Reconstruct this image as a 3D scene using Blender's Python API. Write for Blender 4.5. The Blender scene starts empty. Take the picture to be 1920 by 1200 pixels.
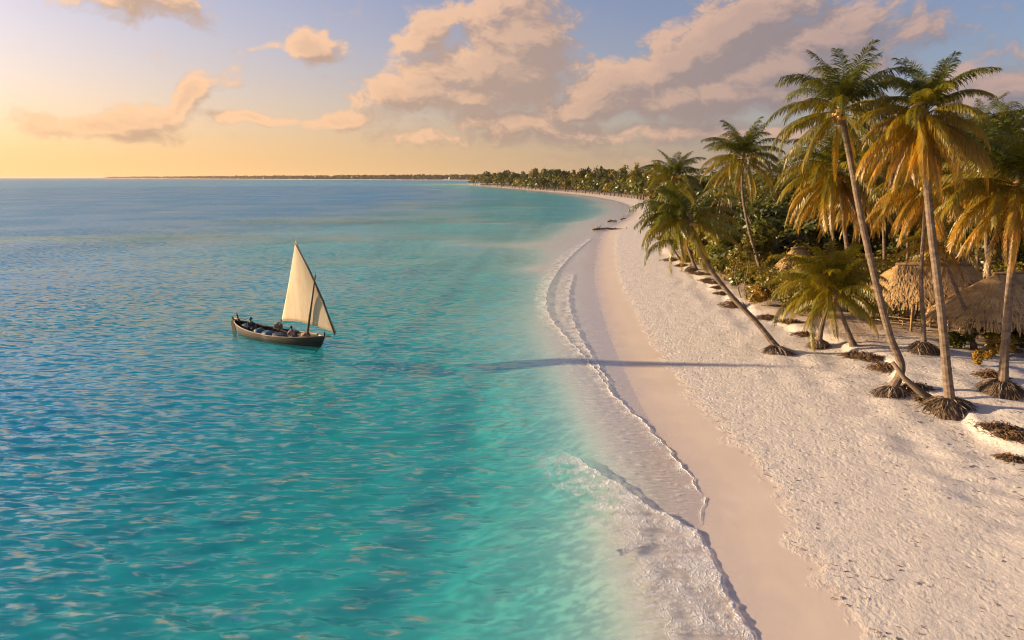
import bpy, bmesh, math, random
import numpy as np
from mathutils import Vector, Matrix, noise as mnoise

SC = bpy.context.scene
COL = SC.collection
R = math.radians
random.seed(11)

# ------------------------------------------------------------------ camera
CAM_H = 12.0
FPX = 1280.0                       # focal length in pixels of the 1920 px photograph (24 mm on 36 mm)
PITCH = math.atan((600.0 - 333.0) / FPX)
cam_d = bpy.data.cameras.new("camera")
cam_d.lens = 24.0
cam_d.sensor_width = 36.0
cam_d.clip_start = 0.1
cam_d.clip_end = 120000.0
cam = bpy.data.objects.new("camera", cam_d)
cam.location = (0, 0, CAM_H)
cam.rotation_euler = (R(90) - PITCH, 0, 0)
COL.objects.link(cam)
SC.camera = cam

# ------------------------------------------------------------------ exposure
SC.view_settings.view_transform = 'Standard'
SC.view_settings.look = 'None'
SC.view_settings.gamma = 1.0
SC.view_settings.use_curve_mapping = False
SC.view_settings.exposure = 1.08
SC.render.engine = 'CYCLES'
SC.cycles.use_denoising = True
SC.cycles.pixel_filter_type = 'BLACKMAN_HARRIS'
SC.cycles.filter_width = 1.15
SC.cycles.use_adaptive_sampling = True
SC.cycles.adaptive_threshold = .022
SC.cycles.max_bounces = 6
SC.cycles.diffuse_bounces = 2
SC.cycles.glossy_bounces = 2
SC.cycles.transmission_bounces = 4
SC.cycles.transparent_max_bounces = 8
SC.cycles.volume_bounces = 0
SC.cycles.sample_clamp_indirect = 4.0

# ------------------------------------------------------------------ sun
SUN_AZ = R(-75.5)                  # measured from the view direction (+Y), negative = left
SUN_EL = R(11.0)
to_sun = Vector((math.sin(SUN_AZ) * math.cos(SUN_EL), math.cos(SUN_AZ) * math.cos(SUN_EL), math.sin(SUN_EL)))
sun_d = bpy.data.lights.new("sun", 'SUN')
sun_d.energy = 5.0
sun_d.angle = R(1.2)
sun_d.color = (1.0, 0.74, 0.45)
sun = bpy.data.objects.new("sun", sun_d)
sun.rotation_euler = (-to_sun).to_track_quat('-Z', 'Y').to_euler()
sun.location = to_sun * 200
COL.objects.link(sun)

# ------------------------------------------------------------------ pixel of the photograph -> place in the world
def ray(px, py):
    s, c = math.sin(PITCH), math.cos(PITCH)
    a, b = (px - 960.0) / FPX, (600.0 - py) / FPX
    return Vector((a, c + b * s, -s + b * c))
def P(px, py, z=0.0):              # on the level z
    d = ray(px, py)
    t = (z - CAM_H) / d.z
    return Vector((d.x * t, d.y * t, z))
def D(px, py, Y):                  # at the distance Y
    d = ray(px, py)
    t = Y / d.y
    return Vector((d.x * t, Y, CAM_H + d.z * t))

# ------------------------------------------------------------------ node helper
class NT:
    def __init__(self, tree):
        self.t = tree
        tree.nodes.clear()
    def n(self, typ, **kw):
        nd = self.t.nodes.new(typ)
        for k, v in kw.items():
            if k == 'inp':
                for i, val in v.items():
                    if hasattr(val, 'is_output') or isinstance(val, bpy.types.NodeSocket):
                        self.t.links.new(val, nd.inputs[i])
                    else:
                        nd.inputs[i].default_value = val
            else:
                setattr(nd, k, v)
        return nd
    def math(self, op, a, b=0.0, c=0.0, clamp=False):
        return self.n('ShaderNodeMath', operation=op, use_clamp=clamp, inp={0: a, 1: b, 2: c}).outputs[0]
    def vmath(self, op, a, b=(0, 0, 0)):
        nd = self.n('ShaderNodeVectorMath', operation=op, inp={0: a, 1: b})
        return nd.outputs[1] if op in ('LENGTH', 'DOT_PRODUCT', 'DISTANCE') else nd.outputs[0]
    def mix(self, f, a, b, mode='MIX'):
        nd = self.n('ShaderNodeMix', data_type='RGBA', blend_type=mode)
        for k, v in ((0, f), (6, a), (7, b)):
            if isinstance(v, bpy.types.NodeSocket):
                self.t.links.new(v, nd.inputs[k])
            else:
                nd.inputs[k].default_value = (*v, 1.0) if (k > 0 and len(v) == 3) else v
        return nd.outputs[2]
    def step(self, x, a, b, lo=0.0, hi=1.0):
        return self.n('ShaderNodeMapRange', interpolation_type='SMOOTHSTEP', inp={0: x, 1: a, 2: b, 3: lo, 4: hi}).outputs[0]
    def lin(self, x, a, b, lo=0.0, hi=1.0):
        return self.n('ShaderNodeMapRange', inp={0: x, 1: a, 2: b, 3: lo, 4: hi}).outputs[0]
    def noise(self, vec, scale, detail=4.0, rough=0.55, dist=0.0, lac=2.0):
        nd = self.n('ShaderNodeTexNoise', noise_dimensions='2D', inp={'Scale': scale, 'Detail': detail, 'Roughness': rough, 'Distortion': dist, 'Lacunarity': lac})
        if vec is not None:
            self.t.links.new(vec, nd.inputs['Vector'])
        return nd.outputs[0]

# ------------------------------------------------------------------ sky with clouds (all by direction, so it turns with the world)
world = bpy.data.worlds.new("World")
SC.world = world
world.use_nodes = True

CLOUDS = [  # centre px, half-size px, tilt in degrees (rising to the right positive), weight
    (250, -6, 170, 44, 4, 1.25), (375, 28, 60, 34, 30, .62),
    (572, 84, 100, 40, -4, 1.25), (490, 92, 70, 20, 0, .70),
    (355, 186, 105, 34, 28, 1.30), (200, 240, 150, 24, -2, 1.20), (300, 216, 115, 28, 20, 1.15),
    (480, 220, 115, 18, -4, 1.05), (650, 220, 150, 28, 12, .95),
    (965, 70, 125, 110, 8, 1.35), (800, 62, 110, 48, 30, 1.05), (870, 140, 200, 74, 16, 1.30), (980, 140, 170, 80, 0, 1.20),
    (860, 182, 260, 38, 4, 1.20), (1010, 232, 290, 50, -4, 1.10),
    (1400, 72, 200, 100, 22, 1.35), (1290, 130, 190, 80, 26, 1.25), (1560, 60, 230, 72, 2, 1.15), (1450, 130, 260, 76, 0, 1.20),
    (1190, 165, 240, 62, 6, 1.15), (1110, 160, 160, 54, 0, .85), (1690, 50, 150, 56, -14, .70),
    (1330, 190, 340, 42, 3, 1.25), (1100, 200, 240, 44, 0, 1.15), (900, 258, 320, 24, 2, .72), (1300, 250, 350, 28, -2, .85), (1330, 290, 460, 20, 1, .70), (1640, 240, 270, 36, 0, .80), (1890, 165, 220, 88, 8, .95),
    (2150, 120, 260, 90, 4, .9), (-260, 120, 240, 40, 6, .7),
]
def azel(px, py):
    d = ray(px, py).normalized()
    return math.atan2(d.x, d.y), math.asin(d.z)

def cloud_group():
    g = bpy.data.node_groups.new("cloud_field", 'ShaderNodeTree')
    g.interface.new_socket("AzEl", in_out='INPUT', socket_type='NodeSocketVector')
    g.interface.new_socket("Field", in_out='OUTPUT', socket_type='NodeSocketFloat')
    N = NT(g)
    gi = N.n('NodeGroupInput'); go = N.n('NodeGroupOutput')
    v = gi.outputs[0]
    # billows push the outlines about
    w1 = N.n('ShaderNodeTexNoise', noise_dimensions='2D', inp={'Scale': 9.0, 'Detail': 3.0, 'Roughness': .58}); g.links.new(v, w1.inputs['Vector'])
    off = N.vmath('SUBTRACT', w1.outputs[1], (.5, .5, .5))
    offs = N.vmath('MULTIPLY', off, (.085, .05, 0))
    vw = N.vmath('ADD', v, offs)
    tot = None
    for (cx, cy, rx, ry, tilt, wt) in CLOUDS:
        az, el = azel(cx, cy)
        k = math.cos(az) ** 1.0
        mp = N.n('ShaderNodeMapping', vector_type='TEXTURE')
        g.links.new(vw, mp.inputs[0])
        mp.inputs['Location'].default_value = (az, el, 0)
        mp.inputs['Rotation'].default_value = (0, 0, R(tilt))
        mp.inputs['Scale'].default_value = (rx * 1.25 / FPX * k, ry * 1.30 / FPX, 1)
        gr = N.n('ShaderNodeTexGradient', gradient_type='SPHERICAL'); g.links.new(mp.outputs[0], gr.inputs[0])
        m = N.math('MULTIPLY', gr.outputs[1], wt)
        if tot is None:
            tot = m
        else:
            tot = N.n('ShaderNodeMath', operation='SMOOTH_MAX', inp={0: tot, 1: m, 2: .22}).outputs[0]
    # everywhere outside the view: the same sort of scattered cloud
    sp = N.n('ShaderNodeSeparateXYZ', inp={0: v})
    stretch = N.vmath('MULTIPLY', v, (1.0, 2.6, 1.0))
    far = N.noise(stretch, 2.3, 1.0, .5)
    gen = N.math('MULTIPLY', N.step(far, .50, .72), .65)
    absaz = N.math('ABSOLUTE', sp.outputs[0])
    outside = N.math('MAXIMUM', N.step(absaz, .80, 1.0), N.step(sp.outputs[1], .30, .42))
    gen = N.math('MULTIPLY', gen, outside)
    tot = N.math('MAXIMUM', tot, gen)
    st2 = N.vmath('MULTIPLY', vw, (1.0, 1.7, 1.0))
    n1 = N.noise(st2, 10.0, 7.0, .66)
    puff = N.n('ShaderNodeTexVoronoi', voronoi_dimensions='2D', feature='F1', inp={'Vector': st2, 'Scale': 13.0, 'Detail': 3.0, 'Roughness': .62, 'Lacunarity': 2.3}).outputs['Distance']
    nn = N.math('ADD', N.math('MULTIPLY', N.math('SUBTRACT', n1, .5), .72), N.math('MULTIPLY', N.math('SUBTRACT', .42, puff), .36))
    f = N.math('ADD', tot, N.math('MULTIPLY', nn, N.step(tot, .0, .35, .25, 1.0)))
    g.links.new(f, go.inputs[0])
    return g

def build_world():
    N = NT(world.node_tree)
    out = N.n('ShaderNodeOutputWorld')
    tc = N.n('ShaderNodeTexCoord')
    dirv = tc.outputs['Generated']
    sky = N.n('ShaderNodeTexSky', sky_type='NISHITA', sun_disc=False)
    sky.sun_elevation = SUN_EL
    sky.sun_rotation = SUN_AZ
    sky.altitude = 10
    sky.air_density = 1.0
    sky.dust_density = 2.2
    sky.ozone_density = 2.6
    s = N.n('ShaderNodeSeparateXYZ', inp={0: dirv})
    az = N.math('ARCTAN2', s.outputs[0], s.outputs[1])
    el = N.math('ARCSINE', s.outputs[2])
    v = N.n('ShaderNodeCombineXYZ', inp={0: az, 1: el}).outputs[0]
    # warm evening haze along the horizon, strongest towards the sun
    low = N.math('POWER', 2.718, N.math('MULTIPLY', N.math('MAXIMUM', el, 0.0), -1 / .125))
    sd = N.vmath('DOT_PRODUCT', dirv, tuple(to_sun))
    sunny = N.step(sd, -.50, .90)
    hazec = N.mix(sunny, HAZE_FAR, HAZE_SUN)
    skyc = N.mix(1.0, sky.outputs[0], SKY_TINT, 'MULTIPLY')
    hf = N.math('MULTIPLY', low, N.lin(sunny, 0, 1, .55, .92))
    base = N.mix(hf, skyc, hazec)
    glow = N.math('POWER', N.math('MAXIMUM', sd, 0.0), 3.0)
    base = N.mix(glow, base, N.mix(1.0, base, GLOW, 'ADD'))
    grp = cloud_group()
    c0 = N.n('ShaderNodeGroup', node_tree=grp, inp={0: v}).outputs[0]
    v2 = N.vmath('ADD', v, (-.015, .019, 0))       # a step towards the light
    c1 = N.n('ShaderNodeGroup', node_tree=grp, inp={0: v2}).outputs[0]
    lit = N.step(N.math('SUBTRACT', c0, c1), -.16, .36)
    # crisp where the sun strikes, frayed where the cloud trails off
    wid = N.lin(lit, .15, .9, .56, .40)
    dens = N.n('ShaderNodeMapRange', interpolation_type='SMOOTHSTEP', inp={0: N.math('DIVIDE', N.math('SUBTRACT', c0, .08), wid), 1: 0.0, 2: 1.0}).outputs[0]
    dens = N.math('MULTIPLY', dens, N.step(el, -.005, .06))
    body = N.step(c0, .45, 1.0)
    lit = N.math('MULTIPLY', lit, N.lin(body, 0, 1, 1.0, .62))
    lightc = N.mix(sunny, CL_LIT_FAR, CL_LIT_SUN)
    darkc = N.mix(sunny, CL_DARK_FAR, CL_DARK_SUN)
    cc = N.mix(lit, darkc, lightc)
    fin = N.mix(N.math('MULTIPLY', dens, .88), base, cc)
    bg = N.n('ShaderNodeBackground', inp={0: fin, 1: .085})
    N.t.links.new(bg.outputs[0], out.inputs[0])
HAZE_SUN, HAZE_FAR = (6.8, 4.0, 1.6), (3.1, 2.65, 2.25)
SKY_TINT = (.88, .84, 1.02)
GLOW = (1.2, .75, .35)
CL_LIT_SUN, CL_LIT_FAR = (6.2, 3.75, 2.1), (3.1, 2.08, 1.76)
CL_DARK_SUN, CL_DARK_FAR = (3.4, 2.25, 1.5), (1.36, 1.16, 1.34)
build_world()
world.cycles.sampling_method = 'MANUAL'
world.cycles.sample_map_resolution = 256

# ------------------------------------------------------------------ mesh helpers
def tag(o, label=None, cat=None, group=None, kind=None):
    if label: o['label'] = label
    if cat: o['category'] = cat
    if group: o['group'] = group
    if kind: o['kind'] = kind
    return o
def empty(name, loc=(0, 0, 0), rz=0.0):
    o = bpy.data.objects.new(name, None)
    o.location = loc
    o.rotation_euler = (0, 0, rz)
    o.empty_display_size = .2
    COL.objects.link(o)
    return o
def link_mesh(name, me, parent=None, loc=(0, 0, 0), rot=(0, 0, 0), scale=(1, 1, 1)):
    o = bpy.data.objects.new(name, me)
    o.location = loc
    o.rotation_euler = rot
    o.scale = scale
    if parent: o.parent = parent
    COL.objects.link(o)
    return o
class MB:
    """collects simple shapes into one mesh"""
    def __init__(self):
        self.v, self.f = [], []
    def add(self, vs, fs):
        k = len(self.v)
        self.v += [tuple(p) for p in vs]
        self.f += [tuple(i + k for i in q) for q in fs]
    def box(self, c, size, rot=None):
        hx, hy, hz = size[0] / 2, size[1] / 2, size[2] / 2
        vs = [Vector((x, y, z)) for x in (-hx, hx) for y in (-hy, hy) for z in (-hz, hz)]
        if rot is not None: vs = [rot @ p for p in vs]
        c = Vector(c)
        self.add([p + c for p in vs], [(0, 1, 3, 2), (4, 6, 7, 5), (0, 4, 5, 1), (2, 3, 7, 6), (0, 2, 6, 4), (1, 5, 7, 3)])
    def tube(self, pts, rad, n=8, cap=True):
        pts = [Vector(p) for p in pts]
        rads = rad if isinstance(rad, (list, tuple)) else [rad] * len(pts)
        k = len(self.v)
        ref = Vector((.31, .95, .07))
        for i, p in enumerate(pts):
            t = (pts[min(i + 1, len(pts) - 1)] - pts[max(i - 1, 0)])
            t = t.normalized() if t.length > 1e-9 else Vector((0, 0, 1))
            a = ref - t * ref.dot(t)
            a = a.normalized() if a.length > 1e-4 else t.orthogonal().normalized()
            ref = a
            b = t.cross(a)
            for j in range(n):
                ang = 2 * math.pi * j / n
                self.v.append(tuple(p + (a * math.cos(ang) + b * math.sin(ang)) * rads[i]))
        for i in range(len(pts) - 1):
            for j in range(n):
                j2 = (j + 1) % n
                self.f.append((k + i * n + j, k + i * n + j2, k + (i + 1) * n + j2, k + (i + 1) * n + j))
        if cap:
            self.f.append(tuple(k + j for j in reversed(range(n))))
            self.f.append(tuple(k + (len(pts) - 1) * n + j for j in range(n)))
    def mesh(self, name, m, smooth=False):
        me = bpy.data.meshes.new(name)
        me.from_pydata(self.v, [], self.f)
        me.materials.append(m)
        if smooth:
            me.polygons.foreach_set('use_smooth', [True] * len(me.polygons))
        me.update()
        return me
    def build(self, name, m, parent=None, smooth=False, **kw):
        return link_mesh(name, self.mesh(name, m, smooth), parent, **kw)

def grid_mesh(name, V, rows, cols, mat, attrs=None, smooth=True):
    me = bpy.data.meshes.new(name)
    n = rows * cols
    me.vertices.add(n)
    me.vertices.foreach_set('co', V.reshape(-1).astype(np.float32))
    i = np.arange((rows - 1) * (cols - 1))
    r, c = i // (cols - 1), i % (cols - 1)
    a = r * cols + c
    q = np.stack([a, a + cols, a + cols + 1, a + 1], 1).astype(np.int32)
    me.loops.add(q.size)
    me.loops.foreach_set('vertex_index', q.reshape(-1))
    me.polygons.add(len(q))
    me.polygons.foreach_set('loop_start', np.arange(len(q), dtype=np.int32) * 4)
    me.polygons.foreach_set('loop_total', np.full(len(q), 4, dtype=np.int32))
    me.polygons.foreach_set('use_smooth', np.full(len(q), smooth))
    me.update(calc_edges=True)
    me.validate()
    for k, arr in (attrs or {}).items():
        at = me.attributes.new(k, 'FLOAT', 'POINT')
        at.data.foreach_set('value', arr.reshape(-1).astype(np.float32))
    me.materials.append(mat)
    return me

def catmull(pts, per=6):
    pts = [Vector(p) for p in pts]
    q = [pts[0] * 2 - pts[1]] + pts + [pts[-1] * 2 - pts[-2]]
    out = []
    for i in range(1, len(q) - 2):
        for j in range(per):
            t = j / per
            p0, p1, p2, p3 = q[i - 1], q[i], q[i + 1], q[i + 2]
            out.append(.5 * ((2 * p1) + (p2 - p0) * t + (2 * p0 - 5 * p1 + 4 * p2 - p3) * t * t + (3 * p1 - p0 - 3 * p2 + p3) * t ** 3))
    out.append(pts[-1])
    return out

def new_mat(name):
    m = bpy.data.materials.new(name)
    m.use_nodes = True
    return m, NT(m.node_tree)

# ================================================================== the lie of the land
# line of the highest swash, from behind the camera along the bay to the wooded point
SHORE_PX = [(1450, 1260), (1420, 1205), (1375, 1120), (1342, 1055), (1314, 998), (1324, 940), (1287, 880), (1243, 822), (1205, 765),
            (1176, 705), (1148, 640), (1126, 570), (1116, 510), (1124, 455), (1136, 434), (1170, 414), (1186, 402), (1188, 392), (1172, 382),
            (1140, 373.5), (1080, 364.5), (1000, 357), (940, 352), (890, 347.5), (868, 345.3)]
shore = [Vector((9.5, -60, 0)), Vector((9.3, -10, 0)), Vector((8.8, 8, 0))] + [P(x, y) for x, y in SHORE_PX]
shore = catmull(shore, 5) + [Vector((-95, 1330, 0)), Vector((-60, 1420, 0)), Vector((200, 1600, 0)), Vector((900, 1900, 0)), Vector((4000, 2600, 0))]
SH = np.array([(p.x, p.y) for p in shore])
POLY = np.vstack([SH, [(9000, 2600), (9000, -60)]])

def shore_dist(X, Y):
    """signed distance to the swash line, + on land"""
    x, y = X.reshape(-1), Y.reshape(-1)
    best = np.full(x.shape, 1e18)
    for i in range(len(SH) - 1):
        ax, ay = SH[i]; bx, by = SH[i + 1]
        dx, dy = bx - ax, by - ay
        t = np.clip(((x - ax) * dx + (y - ay) * dy) / (dx * dx + dy * dy + 1e-12), 0, 1)
        d = (x - ax - t * dx) ** 2 + (y - ay - t * dy) ** 2
        np.minimum(best, d, out=best)
    inside = np.zeros(x.shape, bool)
    n = len(POLY)
    for i in range(n):
        x0, y0 = POLY[i]; x1, y1 = POLY[(i + 1) % n]
        c = ((y0 > y) != (y1 > y))
        xi = (x1 - x0) * (y - y0) / ((y1 - y0) if abs(y1 - y0) > 1e-12 else 1e-12) + x0
        inside ^= c & (x < xi)
    return (np.sqrt(best) * np.where(inside, 1, -1)).reshape(X.shape)

rng = np.random.default_rng(5)
def sines(X, Y, lo, hi, n, seed):
    r = np.random.default_rng(seed)
    out = np.zeros_like(X)
    for _ in range(n):
        L = math.exp(r.uniform(math.log(lo), math.log(hi)))
        a = r.uniform(0, 2 * math.pi)
        out += np.sin((X * math.cos(a) + Y * math.sin(a)) * 2 * math.pi / L + r.uniform(0, 6.28))
    return out / math.sqrt(n)
def ss(a, b, x):
    t = np.clip((x - a) / (b - a), 0, 1)
    return t * t * (3 - 2 * t)

SCARP_PX = [(1940, 860), (1900, 835), (1850, 805), (1790, 765), (1735, 745), (1690, 705), (1640, 672), (1590, 650), (1530, 632), (1470, 606), (1420, 585), (1370, 556), (1335, 532), (1300, 508), (1270, 486), (1248, 468)]
_sc = np.array([(p.x, p.y) for p in [P(x, y, .9) for x, y in SCARP_PX]])
def scarp_rise(X, Y):
    x, y = X.reshape(-1), Y.reshape(-1)
    best = np.full(x.shape, 1e9); sg = np.zeros(x.shape)
    x2 = x + .35 * np.sin(y * .9 + 1.1 * np.sin(x * .7)); y2 = y + .45 * np.sin(x * .8 + np.sin(y * .5))
    for i in range(len(_sc) - 1):
        ax, ay = _sc[i]; bx, by = _sc[i + 1]
        dx, dy = bx - ax, by - ay
        t = np.clip(((x2 - ax) * dx + (y2 - ay) * dy) / (dx * dx + dy * dy), 0, 1)
        d = np.hypot(x2 - ax - t * dx, y2 - ay - t * dy)
        side = dx * (y2 - ay) - dy * (x2 - ax)
        m = d < best
        best[m] = d[m]; sg[m] = np.where(side[m] < 0, 1, -1)
    d = best * sg
    return (.34 * ss(-.35, .30, d) * (1 - ss(2.5, 9, np.abs(d)))).reshape(X.shape)
def land_height(X, Y, s=None):
    if s is None: s = shore_dist(X, Y)
    reach = .92 + .60 * ss(30, 60, Y) + 1.1 * ss(70, 140, Y)      # the flat widens along the bay
    d = np.maximum(-s, 0) / reach
    depth = .030 * d + .16 * ss(2.2, 5.0, d) * 1.0 + .95 * ss(3.2, 10.0, d) + 1.0 * ss(8, 26, d) + 2.2 * ss(12, 60, d) + 2.5 * ss(150, 700, d)
    bars = ss(12, 30, -s) * (1 - ss(180, 320, -s)) * ss(60, 90, Y) * (1 - ss(240, 380, Y))
    depth = depth * (1 - bars * .50 * ss(.1, 1.2, sines(X * .22, Y * 1.1, 26, 60, 7, 3)))
    wav = 6 * np.sin(X * .035) + 3 * np.sin(X * .11 + 1)
    spit = np.zeros_like(X)
    for (yc, wd, reach_) in ((196, 13, 130), (129, 8.5, 95), (95, 5.5, 70), (310, 26, 150)):
        spit = np.maximum(spit, np.exp(-((Y + wav * yc / 150 - yc) / wd) ** 2) * (1 - ss(reach_ * .45, reach_, -s)))
    depth = depth * (1 - .68 * spit * ss(0, 8, -s) * ss(-1.2, .6, sines(X, Y, 15, 60, 7, 33)))
    depth = depth + .12 * ss(2.5, 8, d) * sines(X, Y, 2.5, 9, 8, 9) * ss(.2, 1.5, depth)
    up = np.maximum(s, 0)
    h = .055 * np.minimum(up, 9) + .040 * np.clip(up - 9, 0, 12) + .05 * ss(6, 11, up) * sines(X, Y, 1.2, 5, 10, 4)
    h = h + .45 * ss(0, 1, sines(X, Y, 9, 30, 6, 8)) * ss(22, 40, up) * .4
    h = np.where((Y > 18) & (Y < 130), h + scarp_rise(X, Y), h)
    return np.where(s > 0, h, -depth)

def ground_z(x, y):
    return float(land_height(np.array([[x]]), np.array([[y]]))[0, 0])
def G(px, py):                      # where the ray of a photo pixel meets the sand
    z = .6
    for _ in range(6):
        p = P(px, py, z)
        z = max(ground_z(p.x, p.y), 0.0)
    return Vector((p.x, p.y, z))

# ------------------------------------------------------------------ materials of ground and water
def attr(N, name):
    return N.n('ShaderNodeAttribute', attribute_name=name).outputs['Fac']

def sand_material():
    m, N = new_mat("coral_sand")
    out = N.n('ShaderNodeOutputMaterial')
    bs = N.n('ShaderNodeBsdfPrincipled')
    geo = N.n('ShaderNodeNewGeometry')
    pos = geo.outputs['Position']
    s = attr(N, 'shore')
    n_big = N.noise(pos, .35, 4, .6)
    edge = N.math('ADD', s, N.math('MULTIPLY', N.math('SUBTRACT', N.noise(pos, .9, 5, .65), .5), 1.9))
    edge = N.math('ADD', edge, N.math('MULTIPLY', N.math('SUBTRACT', n_big, .5), 1.2))
    trod = N.step(edge, TROD[0], TROD[1])           # beyond the smooth strip the sand is trodden
    wet = N.step(edge, 2.0, -.2)
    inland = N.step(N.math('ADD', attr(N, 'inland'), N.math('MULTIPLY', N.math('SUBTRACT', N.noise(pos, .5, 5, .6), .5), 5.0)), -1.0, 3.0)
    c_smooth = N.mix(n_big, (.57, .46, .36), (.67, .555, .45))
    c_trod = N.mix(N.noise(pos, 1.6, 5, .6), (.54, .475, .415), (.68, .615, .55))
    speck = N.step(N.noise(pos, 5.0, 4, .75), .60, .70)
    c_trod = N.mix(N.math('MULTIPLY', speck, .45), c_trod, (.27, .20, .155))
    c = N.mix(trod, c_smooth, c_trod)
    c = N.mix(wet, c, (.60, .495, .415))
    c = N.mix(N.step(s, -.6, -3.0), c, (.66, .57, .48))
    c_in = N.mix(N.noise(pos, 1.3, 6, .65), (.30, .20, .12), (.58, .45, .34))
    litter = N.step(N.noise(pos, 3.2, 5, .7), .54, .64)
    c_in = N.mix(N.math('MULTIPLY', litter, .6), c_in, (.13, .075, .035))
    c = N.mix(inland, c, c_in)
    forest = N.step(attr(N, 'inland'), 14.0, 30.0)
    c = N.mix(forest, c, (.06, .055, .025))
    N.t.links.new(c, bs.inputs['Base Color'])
    N.t.links.new(N.lin(wet, 0, 1, .9, .24), bs.inputs['Roughness'])
    # footprints: soft dents a foot across, crossing each other
    mpd = N.n('ShaderNodeMapping', inp={0: pos}); mpd.inputs['Rotation'].default_value = (0, 0, R(28)); mpd.inputs['Scale'].default_value = (1.0, .66, 1)
    vo = N.n('ShaderNodeTexVoronoi', voronoi_dimensions='2D', feature='F1', inp={'Vector': mpd.outputs[0], 'Scale': 3.1, 'Randomness': 1.0})
    some = N.n('ShaderNodeSeparateColor', inp={0: vo.outputs['Color']})
    pit = N.math('MULTIPLY', N.step(vo.outputs['Distance'], .34, .12), N.step(some.outputs[0], .45, .62))
    rough = N.noise(mpd.outputs[0], 8.0, 6, .74)
    fine = N.noise(pos, 46.0, 2, .6)
    h = N.math('SUBTRACT', N.math('MULTIPLY', rough, 1.25), N.math('MULTIPLY', pit, .42))
    h = N.math('MULTIPLY', h, N.math('MULTIPLY', N.math('MAXIMUM', trod, .02), N.step(N.noise(pos, .8, 3, .6), .30, .62, .35, 1.25)))
    h = N.math('ADD', h, N.math('MULTIPLY', fine, .03))
    h = N.math('ADD', h, N.math('MULTIPLY', N.noise(pos, 1.2, 2, .5), .10))
    bp = N.n('ShaderNodeBump', inp={'Height': h, 'Distance': .085, 'Strength': .70})
    N.t.links.new(bp.outputs[0], bs.inputs['Normal'])
    N.t.links.new(bs.outputs[0], out.inputs[0])
    return m
TROD = (2.5, 3.4)

def water_material():
    m, N = new_mat("sea_water")
    out = N.n('ShaderNodeOutputMaterial')
    pos = N.n('ShaderNodeNewGeometry').outputs['Position']
    dep = attr(N, 'depth')
    k = WATER_K
    comps = [N.math('POWER', 2.71828, N.math('MULTIPLY', dep, -k[i])) for i in range(3)]
    tint = N.n('ShaderNodeCombineColor', inp={0: comps[0], 1: comps[1], 2: comps[2]}).outputs[0]
    # ripples too small for the mesh: slopes of the surface at four sizes
    st = N.n('ShaderNodeMapping', inp={0: pos}); st.inputs['Rotation'].default_value = (0, 0, R(8)); st.inputs['Scale'].default_value = (.40, 1.35, 1)
    st = st.outputs[0]
    slope = None
    for sc_, am, dt in ((6.5, .42, 0.0), (2.6, .68, 0.0), (.95, .44, 1.0), (.28, .20, 0.0)):
        nz = N.n('ShaderNodeTexNoise', noise_dimensions='2D', inp={'Vector': st, 'Scale': sc_, 'Detail': dt, 'Roughness': .55})
        v = N.vmath('MULTIPLY', N.vmath('SUBTRACT', nz.outputs[1], (.5, .5, .5)), (am * .75, am * 1.25, 0))
        slope = v if slope is None else N.vmath('ADD', slope, v)
    calm = N.math('MULTIPLY', N.step(dep, .05, 1.6, .16, 1.0), N.step(N.noise(pos, .03, 1, .55), .36, .64, .62, 1.2))
    sc2 = N.n('ShaderNodeVectorMath', operation='SCALE', inp={0: slope, 3: N.math('MULTIPLY', calm, RIPPLE)}).outputs[0]
    nrm = N.vmath('NORMALIZE', N.vmath('ADD', N.n('ShaderNodeNewGeometry').outputs['Normal'], sc2))
    cosi = N.math('ABSOLUTE', N.vmath('DOT_PRODUCT', nrm, N.n('ShaderNodeNewGeometry').outputs['Incoming']))
    fres = N.math('ADD', .02, N.math('MULTIPLY', .98, N.math('POWER', N.math('SUBTRACT', 1.0, cosi, clamp=True), 5.0)))
    gl = N.n('ShaderNodeBsdfGlossy', inp={'Roughness': N.step(dep, .05, 1.5, .06, .12), 'Normal': nrm, 'Color': (.84, .94, 1, 1)})
    tr = N.n('ShaderNodeBsdfTransparent', inp={0: tint})
    # the milky scatter of fine coral sand hanging in the water
    df = N.n('ShaderNodeBsdfDiffuse', inp={0: N.mix(N.step(dep, 1.2, 5.0), (.05, .50, .48), (.012, .28, .56))})
    body = N.n('ShaderNodeMixShader', inp={0: N.math('ADD', N.step(dep, .1, 4.0, .0, SCATTER), N.step(dep, 3.0, 6.0, .0, .22)), 1: tr.outputs[0], 2: df.outputs[0]})
    mx = N.n('ShaderNodeMixShader', inp={0: N.math('MULTIPLY', N.math('MINIMUM', fres, N.step(dep, 3.4, 6.0, .50, .36)), N.step(dep, .05, .9, .42, 1.0)), 1: body.outputs[0], 2: gl.outputs[0]})
    # streaks of spent foam on the thin swash
    stf = N.n('ShaderNodeMapping', inp={0: pos}); stf.inputs['Rotation'].default_value = (0, 0, R(-32)); stf.inputs['Scale'].default_value = (1.0, 2.4, 1)
    fo = N.noise(stf.outputs[0], 2.1, 4, .70)
    band = N.math('MULTIPLY', N.step(dep, .004, .03), N.step(dep, .34, .10))
    fo = N.math('MULTIPLY', N.step(fo, .50, .72), N.math('MULTIPLY', band, .55))
    fd = N.n('ShaderNodeBsdfDiffuse', inp={0: (.82, .80, .80, 1)})
    mf = N.n('ShaderNodeMixShader', inp={0: fo, 1: mx.outputs[0], 2: fd.outputs[0]})
    N.t.links.new(mf.outputs[0], out.inputs[0])
    return m
WATER_K = (.75, .085, .055)
RIPPLE = 1.4
SCATTER = .50
M_SAND = sand_material()
M_WATER = water_material()

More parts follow.
